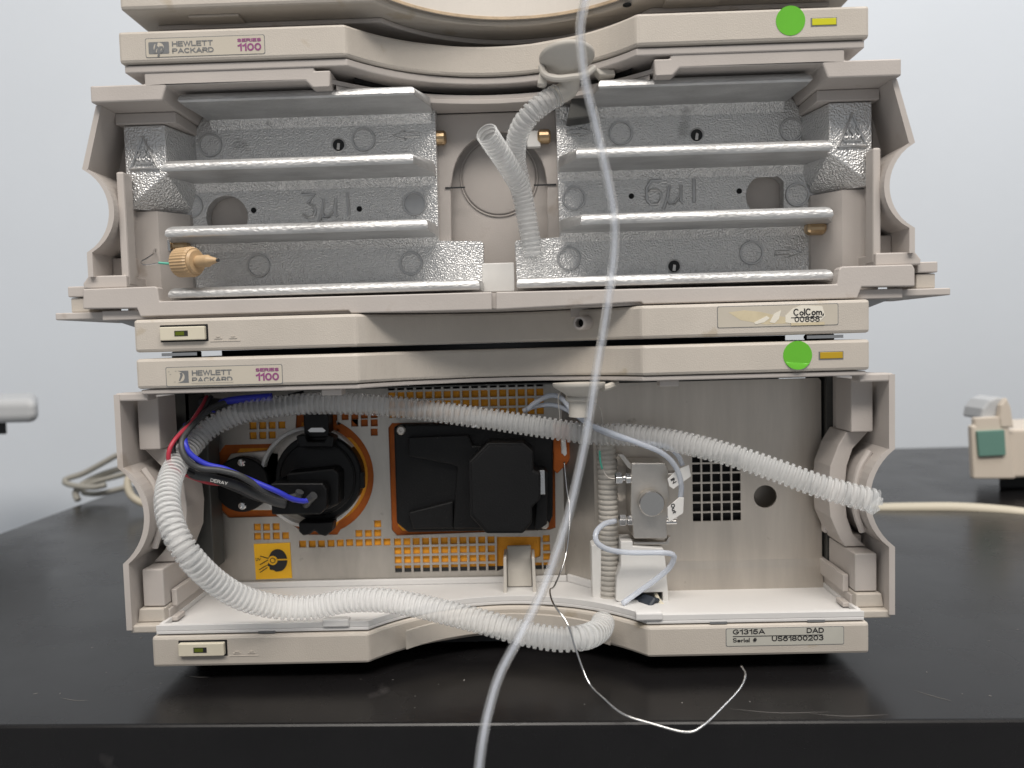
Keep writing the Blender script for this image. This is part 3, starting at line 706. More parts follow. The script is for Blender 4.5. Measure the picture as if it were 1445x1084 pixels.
# side panels
wing(dd, 173.2, -25.0, -57.9, -101.8, -132.4, 10.8, 3, 40, 2.6)
M().box(-172.6, -158, 3.2, 12, -28.0, -24.4).build('wing_top', 'pinkish', dd, bevel=0.7)
M().box(158, 172.6, 3.2, 12, -28.0, -24.4).build('wing_top', 'pinkish', dd, bevel=0.7)
for s in (-1, 1):
    xx = sorted
    mk = lambda poly: [(s*a, b) for a, b in poly]
    M().box(*xx((s*168.6, s*158.8)), 14, 32, -51.5, -27).build('upper_block', 'pinkish', dd, bevel=0.6)
    M().py(mk([(169.6, -51.8), (159.2, -51.8), (155.4, -58), (151.6, -68), (150.6, -80), (151.6, -92), (155.4, -101), (158.4, -106), (168, -106), (162.0, -100), (159.3, -92), (158.2, -80), (159.3, -68), (162, -60)]), 20, 40).build('scoop_wall', 'pinkish', dd, bevel=0.5)
    M().tube(spline([(s*166.2, 12, -60), (s*161.4, 12, -68), (s*159.4, 12, -78), (s*159.9, 12, -88), (s*162.8, 12, -97)], 1.5), 1.5, 8).build('scoop_bead', 'pinkish', dd, smooth=True)
    M().box(*xx((s*168.4, s*158.6)), 10, 40, -124, -106.5).build('lower_block', 'pinkish', dd, bevel=0.6)
    M().py(mk([(169.6, -124.4), (158.2, -124.4), (158.0, -130.6), (170.6, -130.6)]), 8, 40).build('lower_wedge', 'beige', dd, bevel=0.5)
    M().box(*xx((s*172.0, s*158.2)), 4, 16, -134.2, -130.8).build('wing_foot', 'beige', dd, bevel=0.6)
    M().box(*xx((s*158.2, s*155.6)), 16, 66, -126, -118).build('inner_rail', 'pinkish', dd, bevel=0.4)
    M().box(*xx((s*158.6, s*157.2)), 12, 66, -133, -126).build('inner_rail', 'pinkish', dd, bevel=0.3)
    M().box(*xx((s*156.8, s*153.8)), 12, 20, TZ - 1.4, TZ + 0.8).build('tray_clip', 'pinkish', dd, bevel=0.5)
    M().box(*xx((s*172.8, s*158.0)), 40.4, 44, -133, -26.7).build('wing_back', 'dark_sheet', dd)
M().box(-160, -158, 40.6, 70, -134, -26.8).build('chassis_wall', 'dark_sheet', dd)
M().box(158.6, 160.4, 40.6, 70, -134, -26.8).build('chassis_wall', 'dark_sheet', dd)
M().box(160.8, 168.8, 30, 40.2, -57, -27).build('inner_panel', 'pinkish', dd, bevel=0.5)
M().box(154.9, 166.2, 36, 40.2, -103.5, -58.3).build('inner_panel', 'pinkish', dd, bevel=0.6)
M().box(161.4, 169.5, 28, 40.2, -123.4, -102.6).build('inner_panel', 'pinkish', dd, bevel=0.5)
M().box(-159, -150, 46, 60, -118, -40).build('inner_panel', 'dark_sheet', dd, bevel=0.5)

# ---- left back plate with square vents and lamp openings
YP = 62.0
sq = []
def square(x, z, a=1.86): sq.append([(x-a, z-a), (x+a, z-a), (x+a, z+a), (x-a, z+a)])
x0g = -59.0; pitch = 4.835
for i in range(17):
    for j in range(4):
        square(x0g + i*pitch, -27.2 - 0.6 - j*pitch + 0.0)
for i in range(11):
    for j in range(4): square(-58.7 + i*4.94, -109.9 - j*4.83)
for j in range(4): square(19.8, -109.9 - j*4.83)
for j in range(3, 4): square(15.3, -109.9 - j*4.83)
for p in [(-109.1, -109.9), (-104.0, -110.0), (-99.1, -110.0), (-94.0, -109.9), (-89.1, -109.8), (-84.1, -109.7), (-79.0, -109.9), (-74.1, -109.8), (-69.2, -109.7), (-64.3, -109.8), (-79.0, -104.9), (-74.0, -105.0), (-69.1, -104.9), (-68.9, -100.0), (-132.8, -100.3), (-127.9, -100.4), (-122.8, -100.3), (-132.9, -105.2), (-128.0, -105.3), (-122.9, -105.2), (-118.0, -105.2), (-132.6, -46.4), (-127.5, -46.4), (-122.5, -46.4), (-117.4, -46.4), (-132.8, -51.6), (-127.7, -51.6), (-122.7, -51.5), (-79.0, -46.3), (-73.9, -46.4), (-68.7, -46.5), (-68.9, -51.4), (-83.9, -42.8), (-78.8, -42.6), (-73.8, -42.3), (-68.6, -42.1)]:
    square(*p)
cl = (-101.6, -73.8); rl = 31.6
lampo = [(-87.9, -41.6), (-88.1, -47.2)] + [(cl[0] + rl*math.cos(R(a)), cl[1] + rl*math.sin(R(a))) for a in range(66, -68, -6)] + [(-90.5, -105.4), (-107.0, -105.0), (-119.8, -94.9), (-147.7, -95.0), (-156.3, -86.1), (-156.5, -75.5), (-153.7, -63.1), (-148.1, -56.1), (-120.7, -56.1), (-110.3, -48.8), (-109.5, -41.0)]
celo = [(-59.4, -46.8), (22.5, -47.8), (25.8, -50.1), (24.8, -104.3), (21.4, -105.3), (-58.9, -106.5), (-61.5, -103.4), (-61.4, -49.3)]
topo = [(-6.2, -108.3), (16.9, -108.8), (16.6, -119.2), (-6.7, -126.7)]
M().py([(-157.4, TZ - 1), (29.5, TZ - 1), (29.5, -27), (-157.4, -27)], YP, YP + 1.2, sq + [lampo, celo, topo]).build('back_plate', 'steel_sheet', dd)
M().box(-156, 40, YP + 1.5, YP + 8, TZ + 1.5, -28).build('foam_sheet', 'foam_amber', dd)
M().box(-61, 29, YP + 1.25, YP + 1.45, TZ - 0.8, -124.4).build('foam_edge', 'rubber_dark', dd)
M().py([(-101.3, -40.5), (-62.2, -41.5), (-62.7, -54.5), (-87.7, -53.9)], YP + 1.30, YP + 1.46).build('foam_patch', 'foam_brown', dd)
def gasket(outer, dx, m, name):
    cxm = sum(p[0] for p in outer)/len(outer); czm = sum(p[1] for p in outer)/len(outer)
    big = [(cxm + (x-cxm)*1.04, czm + (z-czm)*1.04) for x, z in outer]; sm = [(cxm + (x-cxm)*dx, czm + (z-czm)*dx) for x, z in outer]
    return M().py(big, YP + 1.22, YP + 1.45, [sm]).build(name, m, dd)
gasket(lampo, 0.86, 'foam_brown', 'lamp_gasket')
gasket(celo, 0.93, 'foam_brown', 'cell_gasket')
# lamp: two black caps on a bright disc
lamp = bpy.data.objects.new('lamp', None); col.objects.link(lamp); lamp.empty_display_size = 0.02
lc = Vector((cl[0], 50, cl[1])) * S; lamp.parent = dd; lamp.location = lc - WL[dd]; WL[lamp] = lc
M().lathe([(26.6, 0), (26.6, 2.2), (26.0, 2.6)], (cl[0]-0.4, YP + 2.2, cl[1]), (0, -1, 0), 56).build('bright_disc', 'steel_satin', lamp, smooth=True)
M().lathe([(26.8, 0), (26.8, 6.5), (26.2, 7.0), (25.0, 7.0), (24.8, 2.6)], (cl[0]-0.4, YP + 2, cl[1]), (0, -1, 0), 56, caps=False).build('clear_ring', 'hose_smooth', lamp, smooth=True)
sub = [(-144.9, -60.8), (-126.9, -59.7), (-119.5, -61.1), (-120.8, -91.0), (-125.3, -91.3), (-142.9, -90.9), (-149.8, -85.8), (-150.1, -68.5)]
M().py(sub, YP - 0.4, YP + 2.4).build('mount_plate', 'steel_satin', lamp, bevel=0.4)
c2 = (-137.8, -76.3)
M().lathe([(14.4, 0), (14.4, 4.6), (13.8, 5.2)], (c2[0], YP - 1.3, c2[1]), (0, -1, 0), 44).build('small_cap', 'black_satin', lamp, smooth=True)
for q in ((-137.2, -64.7), (-137.9, -87.3)):
    sc = M().lathe([(2.2, 0), (2.2, 0.7), (1.7, 1.3), (0.8, 1.4), (0.7, 0.9)], (q[0], 56, q[1]), (0, -1, 0), 18).build('screw', 'steel_polish', lamp, smooth=True)
M().lathe([(3.2, 0), (3.2, 1.6), (2.6, 2.0), (1.6, 2.0), (1.5, 0.6)], (*(lambda t: (t[0], 56, t[1]))((-136.8, -80.2)), ), (0, -1, 0), 20).build('socket', 'black_plastic', lamp, smooth=True)
c3 = (-97.1, -73.3)
big = M().lathe([(22.6, 0), (22.6, 7.5), (21.8, 8.5), (19.5, 8.7), (19.5, 10.4), (18.5, 11.0)], (c3[0], YP + 0.5, c3[1]), (0, -1, 0), 56).build('main_cap', 'black_plastic', lamp, smooth=True)
M().box(-102.9, -90.1, 52, 62, -52.3, -39.9).build('strap', 'black_plastic', lamp, bevel=0.6)
M().py([(-100.9, -48.4), (-99.0, -47.0), (-93.2, -47.1), (-91.4, -48.7), (-92.6, -49.7), (-99.9, -49.5)], 51.4, 52.4).build('strap_clip', 'steel_polish', lamp, bevel=0.2)
for q in ([(-105.6, -50.5), (-101.2, -49.9), (-99.9, -53.5), (-91.2, -53.7), (-89.6, -50.2), (-86.1, -51.7), (-87.0, -56.8), (-104.4, -56.3)], [(-106.0, -94.6), (-88.5, -95.0), (-89.5, -99.8), (-92.5, -102.3), (-96.1, -101.1), (-98.2, -99.2), (-100.5, -101.0), (-104.1, -101.7), (-106.2, -99.4)]):
    M().py(q, 46.5, 56).build('clamp', 'black_plastic', lamp, bevel=0.8)
conn = [(-115.0, -72.0), (-112.2, -71.7), (-89.2, -72.3), (-87.2, -75.5), (-87.6, -84.6), (-91.2, -88.0), (-115.0, -87.5)]
M().py(conn, 33, 52).build('connector', 'black_plastic', lamp, bevel=0.9)
M().py([(-109.0, -68.3), (-85.6, -66.4), (-82.8, -68.9), (-83.5, -84.6), (-90.0, -87.3), (-109.7, -84.0)], 40, 53).build('connector_base', 'black_plastic', lamp, bevel=1.0)
for q in ([(-103.8, 33.0, -79.8), (-100.4, 29.0, -77.7), (-99.0, 28.0, -75.4)], [(-97.7, 33.0, -82.7), (-94.4, 28.0, -79.3), (-91.7, 26.0, -76.9)]):
    M().tube(spline(q, 1), 2.0, 14).build('pin_sleeve', 'cable_grey', lamp, smooth=True)
M().box(*sorted((-73.4, -75.6)), 53, 57, -79.3, -70.8).build('ring_catch', 'black_plastic', lamp, bevel=0.4)
M().lathe([(19.2, 0), (18.9, 0.5), (18.6, 0)], (c3[0], 52.0, c3[1]), (0, -1, 0), 56, caps=False).build('cap_ring', 'black_satin', lamp, smooth=True)

# ---- black cell cover
cov = bpy.data.objects.new('cell_cover', None); col.objects.link(cov); cov.empty_display_size = 0.02
q = (-18.2, -75.7); c = Vector((q[0], 55, q[1])) * S; cov.parent = dd; cov.location = c - WL[dd]; WL[cov] = c
M().py([(-57.5, -48.1), (-53.8, -47.1), (23.1, -48.3), (24.8, -51.0), (23.3, -96.7), (19.8, -104.1), (-52.1, -103.5), (-57.8, -98.5)], 56, 63).build('cover_plate', 'black_satin', cov, bevel=1.0)
M().py([(-49.7, -53.6), (-18.6, -53.3), (-16.6, -58.5), (-8.6, -58.7), (-9.8, -101.8), (-28.2, -101.3), (-24.9, -69.3), (-27.1, -68.1), (-50.0, -63.1)], 52.5, 56.4).build('raised_step', 'black_satin', cov, bevel=0.8)
M().py([(-51.0, -92.3), (-27.7, -86.9), (-28.2, -101.3), (-49.1, -101.2)], 53, 56.4).build('raised_wedge', 'black_satin', cov, bevel=0.8)
octo = [(-8.3, -55.1), (9.4, -55.5), (14.1, -59.8), (13.9, -68.9), (17.3, -70.7), (17.0, -83.3), (12.7, -87.4), (12.5, -95.1), (7.9, -100.3), (-10.3, -99.9), (-18.0, -90.9), (-17.9, -64.2)]
M().py(octo, 36, 57).build('octagonal_block', 'black_satin', cov, bevel=0.9)
M().py([(sum(p[0] for p in octo)/12 + (x - sum(p[0] for p in octo)/12)*0.94, sum(p[1] for p in octo)/12 + (z - sum(p[1] for p in octo)/12)*0.94) for x, z in octo], 35.4, 36.2).build('block_face', 'black_satin', cov, bevel=0.5)
M().py([(16.4, -70.6), (19.3, -70.3), (21.0, -72.2), (20.0, -97.9), (14.9, -101.4), (13.6, -99.6)], 44, 57).build('block_shoulder', 'black_satin', cov, bevel=0.6)
M().box(16.6, 19.4, 41, 46, -82.4, -70.0).build('latch', 'steel_polish', cov, bevel=0.4)
for p in [(-53.7, -50.0), (18.8, -100.8)]:
    M().lathe([(2.4, 0), (2.4, 0.8), (1.8, 1.4), (0.9, 1.4), (0.8, 0.8)], (p[0], 56.2, p[1]), (0, -1, 0), 18).build('screw', 'steel_satin', cov, smooth=True)
M().py([(-17.5, -48.2), (-14.6, -47.6), (-13.2, -48.7), (-16.1, -49.4)], 51, 56.4).build('clip', 'steel_polish', cov, bevel=0.2)
# foam torn at the right of the cover
M().py([(24.2, -48.7), (34.1, -50.1), (36.2, -54.5), (35.7, -63.4), (31.5, -70.0), (26.2, -75.1), (24.0, -72.8), (24.6, -64.6), (22.8, -61.6)], 58.5, 61.5).build('torn_foam', 'foam_brown', dd, bevel=0.5)
# ---- divider and right plate
YR = 44.0
M().pz([(29.6, 62), (45.5, 45.4), (46.5, 46.4), (30.6, 63)], TZ - 1, -27).build('divider', 'steel_sheet', dd)
gx = [94.9 + k*4.95 for k in range(5)]
sq2 = []
for x in gx:
    for k in range(7):
        z = -66.6 - k*4.93
        sq2.append([(x-2.05, z-2.05), (x+2.05, z-2.05), (x+2.05, z+2.05), (x-2.05, z+2.05)])
hc = (128.9, -86.5)
zb = -118.2
M().py([(44, zb), (156.8, zb), (156.8, -29.5), (155.5, -28), (44, -28)], YR, YR + 1.2, sq2 + [circ(hc[0], hc[1], 5.7, 28)]).build('right_plate', 'steel_warm', dd)
M().px([(YR, zb), (YR + 1.2, zb), (YR - 0.6, TZ - 2), (YR - 2.0, TZ - 2), (YR - 0.9, zb - 4)], 47, 156.8).build('plate_skirt', 'steel_warm', dd)
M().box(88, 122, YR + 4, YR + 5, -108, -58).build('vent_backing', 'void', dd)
M().box(123, 150, YR + 14, YR + 15, -108, -68).build('hole_backing', 'steel_warm', dd)
# funnel of the detector
fx, fz = (35.0, -26.2)
fn2 = funnel(dd, fx, 8, fz, 11.8, (0.0, 0.02, 1), [(34.6, 8.0, -30.3), (34.5, 8.0, -36.4), (34.4, 8.0, -40.6)])
M().lathe([(5.2, 0), (5.7, 0.5), (5.7, 1.4), (5.2, 2)], (34.5, 8, -33.5), (0, 0, 1), 24).build('collar', 'grey_bracket', fn2, smooth=True)
M().tube(spline([(45.6, 9.0, -28.1), (48.4, 12.0, -27.7), (53.0, 18.0, -26.6)], 1.5), 1.6, 8).build('hook', 'grey_bracket', fn2, smooth=True)
# white post and grey channel bracket
M().py([(41.1, -106.4), (42.9, -105.7), (46.0, -107.9), (45.4, -135.8), (41.2, -134.0)], 34, 43).build('white_post', 'white_plastic', dd, bevel=0.5)
br = M()
br.py([(-2.4, -114.5), (-0.9, -114.1), (-1.1, -133.0), (-2.9, -133.3)], 44, 60); br.py([(11.8, -114.4), (13.3, -114.8), (13.9, -133.3), (12.0, -133.7)], 44, 60)
br.px([(60, -112.4), (58, -112.4), (54.5, -118), (53, -124), (52, -132), (54, -132)], *(-0.8, -121.5)[:1], 11.6)
br.build('channel_bracket', 'grey_bracket', dd, bevel=0.4)
# ---- flow cell unit
fc = bpy.data.objects.new('flow_cell', None); col.objects.link(fc); fc.empty_display_size = 0.02
q = (69.6, -85.4); c = Vector((q[0], 30, q[1])) * S; fc.parent = dd; fc.location = c - WL[dd]; WL[fc] = c
M().py([(60.3, -64.9), (76.0, -65.3), (77.7, -68.4), (77.5, -75.5), (78.1, -81.3), (76.6, -93.2), (76.8, -101.7), (60.6, -101.4), (60.4, -96.2), (59.5, -87.7)], 26, 42).build('cell_body', 'steel_satin', fc, bevel=0.7)
M().py([(54.2, -61.0), (56.9, -61.1), (60.9, -66.3), (60.8, -69.0), (58.8, -67.6)], 28, 40).build('bracket_arm', 'steel_satin', fc, bevel=0.4)
M().py([(60.8, -103.8), (76.5, -104.2), (77.9, -101.8), (78.9, -101.8), (77.8, -105.6), (60.8, -105.2)], 29, 33).build('spring_lip', 'steel_satin', fc, bevel=0.3)
kx, kz = (68.7, -83.6)
M().lathe([(5.2, -4), (5.2, -0.4), (6.0, 0), (6.0, 5.0), (5.6, 5.5)], (kx, 25, kz), (0, -1, 0), 40).build('knob', 'steel', fc, smooth=True)
for (px_, pz_), (ex, ez) in (((55.0, -72.6), (60.8, -72.8)), ((56.3, -92.9), (61.1, -93.0))):
    M().lathe([(2.1, 0), (3.0, 0.5), (3.0, 3.4), (2.3, 4.0)], (px_ - 2.6, 28, pz_), (1, 0, 0), 6).build('hex_nut', 'steel_polish', fc, bevel=0.2)
    M().lathe([(1.6, 0), (1.6, 2.4)], (px_ + 1.0, 28, pz_), (1, 0, 0), 14).build('fitting_stem', 'steel_polish', fc, smooth=True)
    M().lathe([(2.0, 0), (2.7, 0.4), (2.7, 2.6), (2.2, 3.0)], (ex - 3.4, 28, ez), (1, 0, 0), 6).build('hex_nut', 'steel_polish', fc, bevel=0.2)
for p in [(77.0, -71.1), (77.3, -92.8), (77.3, -95.5)]:
    M().lathe([(1.0, 0), (1.0, 5)], (p[0], 32, p[1]), (1, 0, 0), 10).build('pin', 'steel_polish', fc, smooth=True)
# white holder under the flow cell with the black drain plug
hold = M().py([(54.6, -102.9), (60.4, -103.0), (60.3, -105.4), (74.9, -106.8), (75.8, -112.3), (77.4, -137.2), (51.7, -131.8), (52.3, -120.4), (54.4, -115.3)], 27, 41, [[(56.8, -133.6), (62.3, -128.2), (74.2, -128.1), (74.4, -135.8), (67.3, -135.9)]]).build('cell_holder', 'white_plastic', dd, bevel=0.7)
M().lathe([(3.8, 0), (4.6, 0.6), (4.6, 7.4), (3.8, 8.4), (2.7, 8.4), (2.6, 5)], (65.3, 30, -133.5), (0.62, -0.78, -0.05), 6).build('drain_plug', 'navy_rubber', dd, bevel=0.3)
M().lathe([(3.2, -9), (3.2, 0)], (65.3, 30, -133.5), (0.62, -0.78, -0.05), 16).build('plug_stem', 'navy_rubber', dd, smooth=True)
M().tube(spline([(71.3, 30.0, -129.8), (72.2, 26.0, -131.9), (74.2, 22.0, -134.0), (73.3, 19.0, -134.9)], 1.5), 1.1, 8).build('plug_strap', 'beige_switch', dd, smooth=True)

# ---- bottom/top bar furniture
power_switch(dd, -147.7, -127.1, -143.1, -137.3)
nameplate(dd, -147.4, -96.1, -21.6, -13.5, worn=True)
round_sticker(dd, 129.7, -15.4, 6.25, 'round green sticker with its lower edge lifting', flap=True)
status_light(dd, 139.4, 149.2, -17.2, -14.4, 'lamp_amber')
sl_ = label_frame(dd, 97.4, 149.0, -143.9, -136.2, 'label_grey', 'serial_label')
lettering('lettering', 'G1315A', 'ink_black', sl_, 100.2, -0.22, -138.7, 2.35, 14.2, bold=0.22)
lettering('lettering', 'DAD', 'ink_black', sl_, 132.8, -0.22, -138.7, 2.35, 7.6, bold=0.22)
lettering('lettering', 'Serial #', 'ink_black', sl_, 100.2, -0.22, -142.3, 2.0, 10.6, bold=0.2)
lettering('lettering', 'US61800203', 'ink_black', sl_, 117.4, -0.22, -142.1, 2.4, 22.8, bold=0.22)
M().box(100.2, 139.9, -0.24, -0.1, -139.6-0.15, -139.6+0.15).build('printed_line', 'ink_black', sl_)
# yellow eye-protection sticker on the back plate
st = M().py([(-135.0, -109.2), (-115.7, -108.9), (-115.4, -127.9), (-134.7, -128.3)], 61.6, 62.3).build('warning_sticker', 'yellow_sticker', dd)
hx, hz = (-122.9, -118.2)
hd = M()
head = [(hx + 5.0*math.cos(R(a)) + 0.4, hz + 6.0*math.sin(R(a))) for a in range(-70, 131, 10)]
face = [(hx - 4.0, hz + 2.6), (hx - 4.6, hz + 1.4), (hx - 4.2, hz - 0.6), (hx - 5.4, hz - 2.6), (hx - 4.2, hz - 3.2), (hx - 4.0, hz - 4.8), (hx - 2.0, hz - 5.2), (hx - 0.6, hz - 6.0)]
hd.py(head + face, 61.3, 61.7).build('printed_head', 'ink_black', st)
M().box(hx - 2.0, hx + 5.6, 61.15, 61.4, hz + 0.1, hz + 0.8).build('goggle_strap', 'yellow_sticker', st)
M().lathe([(2.5, 0), (2.5, 0.2)], (hx - 2.2, 61.35, hz + 0.1), (0, -1, 0), 20).build('goggle', 'yellow_sticker', st)
M().ring((hx - 2.2, 61.2, hz + 0.1), 1.3, 0.5, 20, 0.15).build('goggle_lens', 'ink_black', st)
ln = M()
for a, b in (([(-131.8, -115.7), (-127.4, -117.0)], 0), ([(-127.4, -117.7), (-132.1, -120.3)], 0), ([(-132.6, -123.0), (-128.7, -120.8)], 0), ([(-132.2, -124.5), (-128.3, -121.9)], 0)):
    ln.tube([(a[0][0], 61.45, a[0][1]), (a[1][0], 61.45, a[1][1])], 0.22, 6)
ln.build('printed_rays', 'ink_black', st)
lettering('lettering', 'UV', 'ink_black', st, -134.2, 61.4, -118.2, 1.5, 2.6, bold=0.1)

# ================================================================== LOOSE HOSES, TUBES AND CABLES
big_path = [(43.4, 6.0, -134.2), (40.8, -4.0, -133.9), (33.4, -16.0, -132.2), (22.7, -18.0, -132.1), (7.8, -16.0, -130.1), (-7.3, -13.0, -126.6), (-22.8, -9.0, -123.7), (-38.8, -5.0, -121.0), (-54.9, -2.0, -119.2), (-71.2, 0.0, -119.8), (-87.3, 0.0, -122.4), (-101.8, -4.0, -120.4), (-114.3, -12.0, -113.2), (-122.8, -20.0, -102.7), (-129.3, -27.0, -90.0), (-136.1, -25.0, -79.1), (-142.2, -16.0, -69.0), (-147.7, 2.0, -60.1), (-148.3, 20.0, -52.4), (-141.2, 28.0, -43.5), (-129.0, 32.0, -37.7), (-114.0, 34.0, -34.8), (-93.7, 36.0, -33.7), (-65.9, 36.0, -34.8), (-38.2, 36.0, -38.3), (-10.7, 36.0, -42.8), (16.8, 35.0, -47.6), (40.6, 32.0, -51.3), (60.2, 26.0, -51.7), (78.7, 18.0, -53.9), (98.9, 8.0, -58.5), (118.4, 0.0, -65.0), (137.3, -7.0, -72.0), (158.8, -12.0, -78.2)]
h = hose(big_path, 5.4, 2.62, 1.05).build('corrugated_hose', 'hose', smooth=True, angle=60)
tag(h, 'long translucent corrugated hose looping through the open detector module', 'hose', 'corrugated drain hoses')
t = M().py([(155.0, -80.2), (160.3, -76.1), (160.0, -79.2), (157.9, -79.1), (159.1, -81.0), (155.5, -83.3), (153.8, -82.0)], -14, -10).build('frayed_end', 'hose', h, bevel=0.3)
a = hose([(29.3, 10.0, 102.6), (22.6, 8.0, 98.5), (16.2, 8.0, 93.5), (11.7, 12.0, 88.6), (9.6, 18.0, 83.0), (9.3, 26.0, 77.0), (11.3, 33.0, 67.9), (13.4, 37.0, 55.8), (15.7, 40.0, 40.9)], 4.9, 2.35, 0.95).build('corrugated_hose', 'hose', smooth=True, angle=60)
tag(a, 'translucent corrugated hose running down from the upper leak funnel', 'hose', 'corrugated drain hoses')
b = hose([(-3.0, 0.0, 84.3), (0.2, 7.0, 80.5), (4.3, 15.0, 75.8), (7.9, 22.0, 70.9), (10.7, 27.0, 66.7), (12.8, 31.0, 58.2), (15.1, 33.0, 43.4), (16.2, 34.0, 34.4)], 5.0, 2.3, 0.7).build('corrugated_hose', 'hose', smooth=True, angle=60)
tag(b, 'short open-ended corrugated hose pointing up between the two heat blocks', 'hose', 'corrugated drain hoses')
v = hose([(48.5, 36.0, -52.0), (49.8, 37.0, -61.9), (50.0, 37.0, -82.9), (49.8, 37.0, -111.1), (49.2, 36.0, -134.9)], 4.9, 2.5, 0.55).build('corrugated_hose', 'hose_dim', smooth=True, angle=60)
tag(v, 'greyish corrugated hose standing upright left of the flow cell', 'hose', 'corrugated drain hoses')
# thick clear tube hanging in front of the stack
cp = [(37.8, -52.0, 125.6), (36.4, -50.0, 116.7), (34.6, -48.0, 107.5), (35.7, -46.0, 91.6), (39.1, -45.0, 76.4), (42.8, -44.0, 59.6), (46.0, -43.0, 41.3), (46.1, -42.0, 28.2), (44.2, -42.0, 13.6), (41.2, -42.0, -3.8), (38.8, -42.0, -15.9), (36.5, -43.0, -28.0), (34.0, -44.0, -41.4), (30.2, -46.0, -57.3), (24.5, -50.0, -76.7), (15.8, -56.0, -97.6), (7.0, -62.0, -112.4), (-0.6, -68.0, -124.1), (-4.6, -74.0, -134.0), (-7.0, -80.0, -143.5), (-8.9, -84.0, -156.0)]
clear = thing('clear_tube', 'clear plastic tube hanging down in front of both modules', 'tube', cp[-1])
M().tube(spline(cp, 2.5), 1.9, 18).build('tube_wall', 'clear_tube', clear, smooth=True, angle=180)
M().tube(spline(cp, 2.5), 0.9, 12).build('tube_bore', 'tube_core', clear, smooth=True, angle=180)
# steel capillary that curls down over the bench
w = M().tube(spline([(29.3, 44.0, -66.7), (30.1, 40.0, -79.5), (31.1, 36.0, -87.5), (30.2, 30.0, -98.3), (27.5, 24.0, -110.3), (22.1, 12.0, -118.7), (19.6, 2.0, -117.6), (20.5, -14.0, -118.2), (25.7, -22.0, -123.6), (28.8, -26.0, -132.9), (33.2, -33.0, -143.8), (38.6, -41.0, -147.1), (45.4, -48.0, -150.0), (55.4, -53.0, -151.3), (67.3, -57.0, -152.7), (74.1, -55.0, -151.4), (83.6, -47.0, -148.4), (92.3, -39.0, -145.1), (96.3, -33.0, -142.4), (95.8, -29.0, -140.4)], 1.5), 0.42, 8).build('steel_capillary', 'steel_polish', smooth=True, angle=180)
tag(w, 'thin bent steel capillary curling down over the front of the black bench', 'capillary')
tagp = M().py([(28.0, -55.8), (30.2, -55.2), (30.7, -62.3), (29.6, -63.7), (27.9, -61.5)], 42, 44.5).build('end_tag', 'white_plastic', w, bevel=0.3)
w2 = M().tube(spline([(31.6, 30.0, -35.1), (29.2, 34.0, -30.6), (26.7, 33.0, -33.2), (27.2, 33.0, -43.5), (28.2, 43.0, -62.2)], 1.5), 0.3, 6).build('fine_wire', 'steel_satin', smooth=True, angle=180)
tag(w2, 'fine wire looping beside the lower leak funnel', 'wire')
w3 = M().tube(spline([(42.6, 20.0, -34.7), (46.2, 24.0, -39.7), (47.0, 28.0, -50.3), (45.6, 29.0, -60.6), (46.8, 29.0, -68.1), (49.3, 28.0, -72.1), (53.3, 28.0, -72.9)], 1.5), 0.34, 8).build('steel_capillary', 'steel_satin', smooth=True, angle=180)
tag(w3, 'fine capillary running down into the upper steel nut of the flow cell', 'capillary')
M().tube(spline([(45.6, 28.6, -59.2), (45.8, 28.6, -64.0), (46.7, 28.8, -68.1)], 1.0), 0.5, 8).build('green_sleeve', 'teal_print', w3, smooth=True, angle=180)
t1 = M().tube(spline([(11.6, 42.0, -39.8), (16.2, 40.0, -35.9), (22.8, 38.0, -32.8), (28.2, 36.0, -34.1), (33.3, 31.0, -40.0), (40.2, 26.0, -45.8), (49.6, 21.0, -49.5), (62.3, 18.0, -54.4), (73.5, 17.0, -59.5), (79.8, 18.0, -66.4), (82.4, 20.0, -74.8), (82.3, 22.0, -82.6)], 1.5), 1.25, 12).build('thin_tube', 'thin_tube', smooth=True, angle=180)
tag(t1, 'bluish thin tube arching to the lower paper tag', 'tube', 'thin bluish tubes at the flow cell')
t2 = M().tube(spline([(9.4, 43.0, -40.5), (16.5, 42.0, -38.1), (25.5, 40.0, -37.9), (34.1, 33.0, -41.6), (42.3, 27.0, -47.3), (52.5, 23.0, -51.8), (64.6, 22.0, -54.7), (76.1, 22.0, -57.0), (81.5, 23.0, -61.3), (84.0, 24.0, -66.2)], 1.5), 1.2, 12).build('thin_tube', 'thin_tube', smooth=True, angle=180)
tag(t2, 'bluish thin tube ending at the upper paper tag', 'tube', 'thin bluish tubes at the flow cell')
t3 = M().tube(spline([(52.1, 27.0, -92.9), (46.2, 22.0, -93.2), (42.0, 17.0, -95.9), (42.4, 15.0, -100.1), (48.0, 16.0, -103.8), (58.1, 18.0, -105.9), (71.3, 18.0, -106.2), (77.2, 18.0, -107.0), (78.3, 19.0, -109.4), (76.3, 21.0, -114.6), (70.2, 23.0, -120.6), (61.9, 24.0, -126.9), (54.1, 22.0, -131.5)], 1.5), 1.3, 12).build('thin_tube', 'thin_tube', smooth=True, angle=180)
tag(t3, 'bluish thin tube looping from the lower steel nut into the drain', 'tube', 'thin bluish tubes at the flow cell')
g = M().py([(76.1, -72.0), (80.2, -68.1), (86.1, -65.6), (87.0, -71.0), (78.7, -76.8), (76.8, -75.4)], 19.5, 20.4).build('paper_tag', 'tag_white', bevel=0.2)
tag(g, 'small white paper tag marked IN beside the flow cell', 'tag', 'paper tags on the thin tubes')
lettering('lettering', 'IN', 'ink_black', g, 77.3, 19.3, -72.2, 2.0, 2.4, bold=0.25, rot=-60)
g = M().py([(81.1, -80.6), (83.4, -80.7), (82.9, -88.0), (76.3, -92.2), (75.7, -89.2), (75.7, -85.2)], 18.5, 19.4).build('paper_tag', 'tag_white', bevel=0.2)
tag(g, 'small white paper tag marked Out beside the flow cell', 'tag', 'paper tags on the thin tubes')
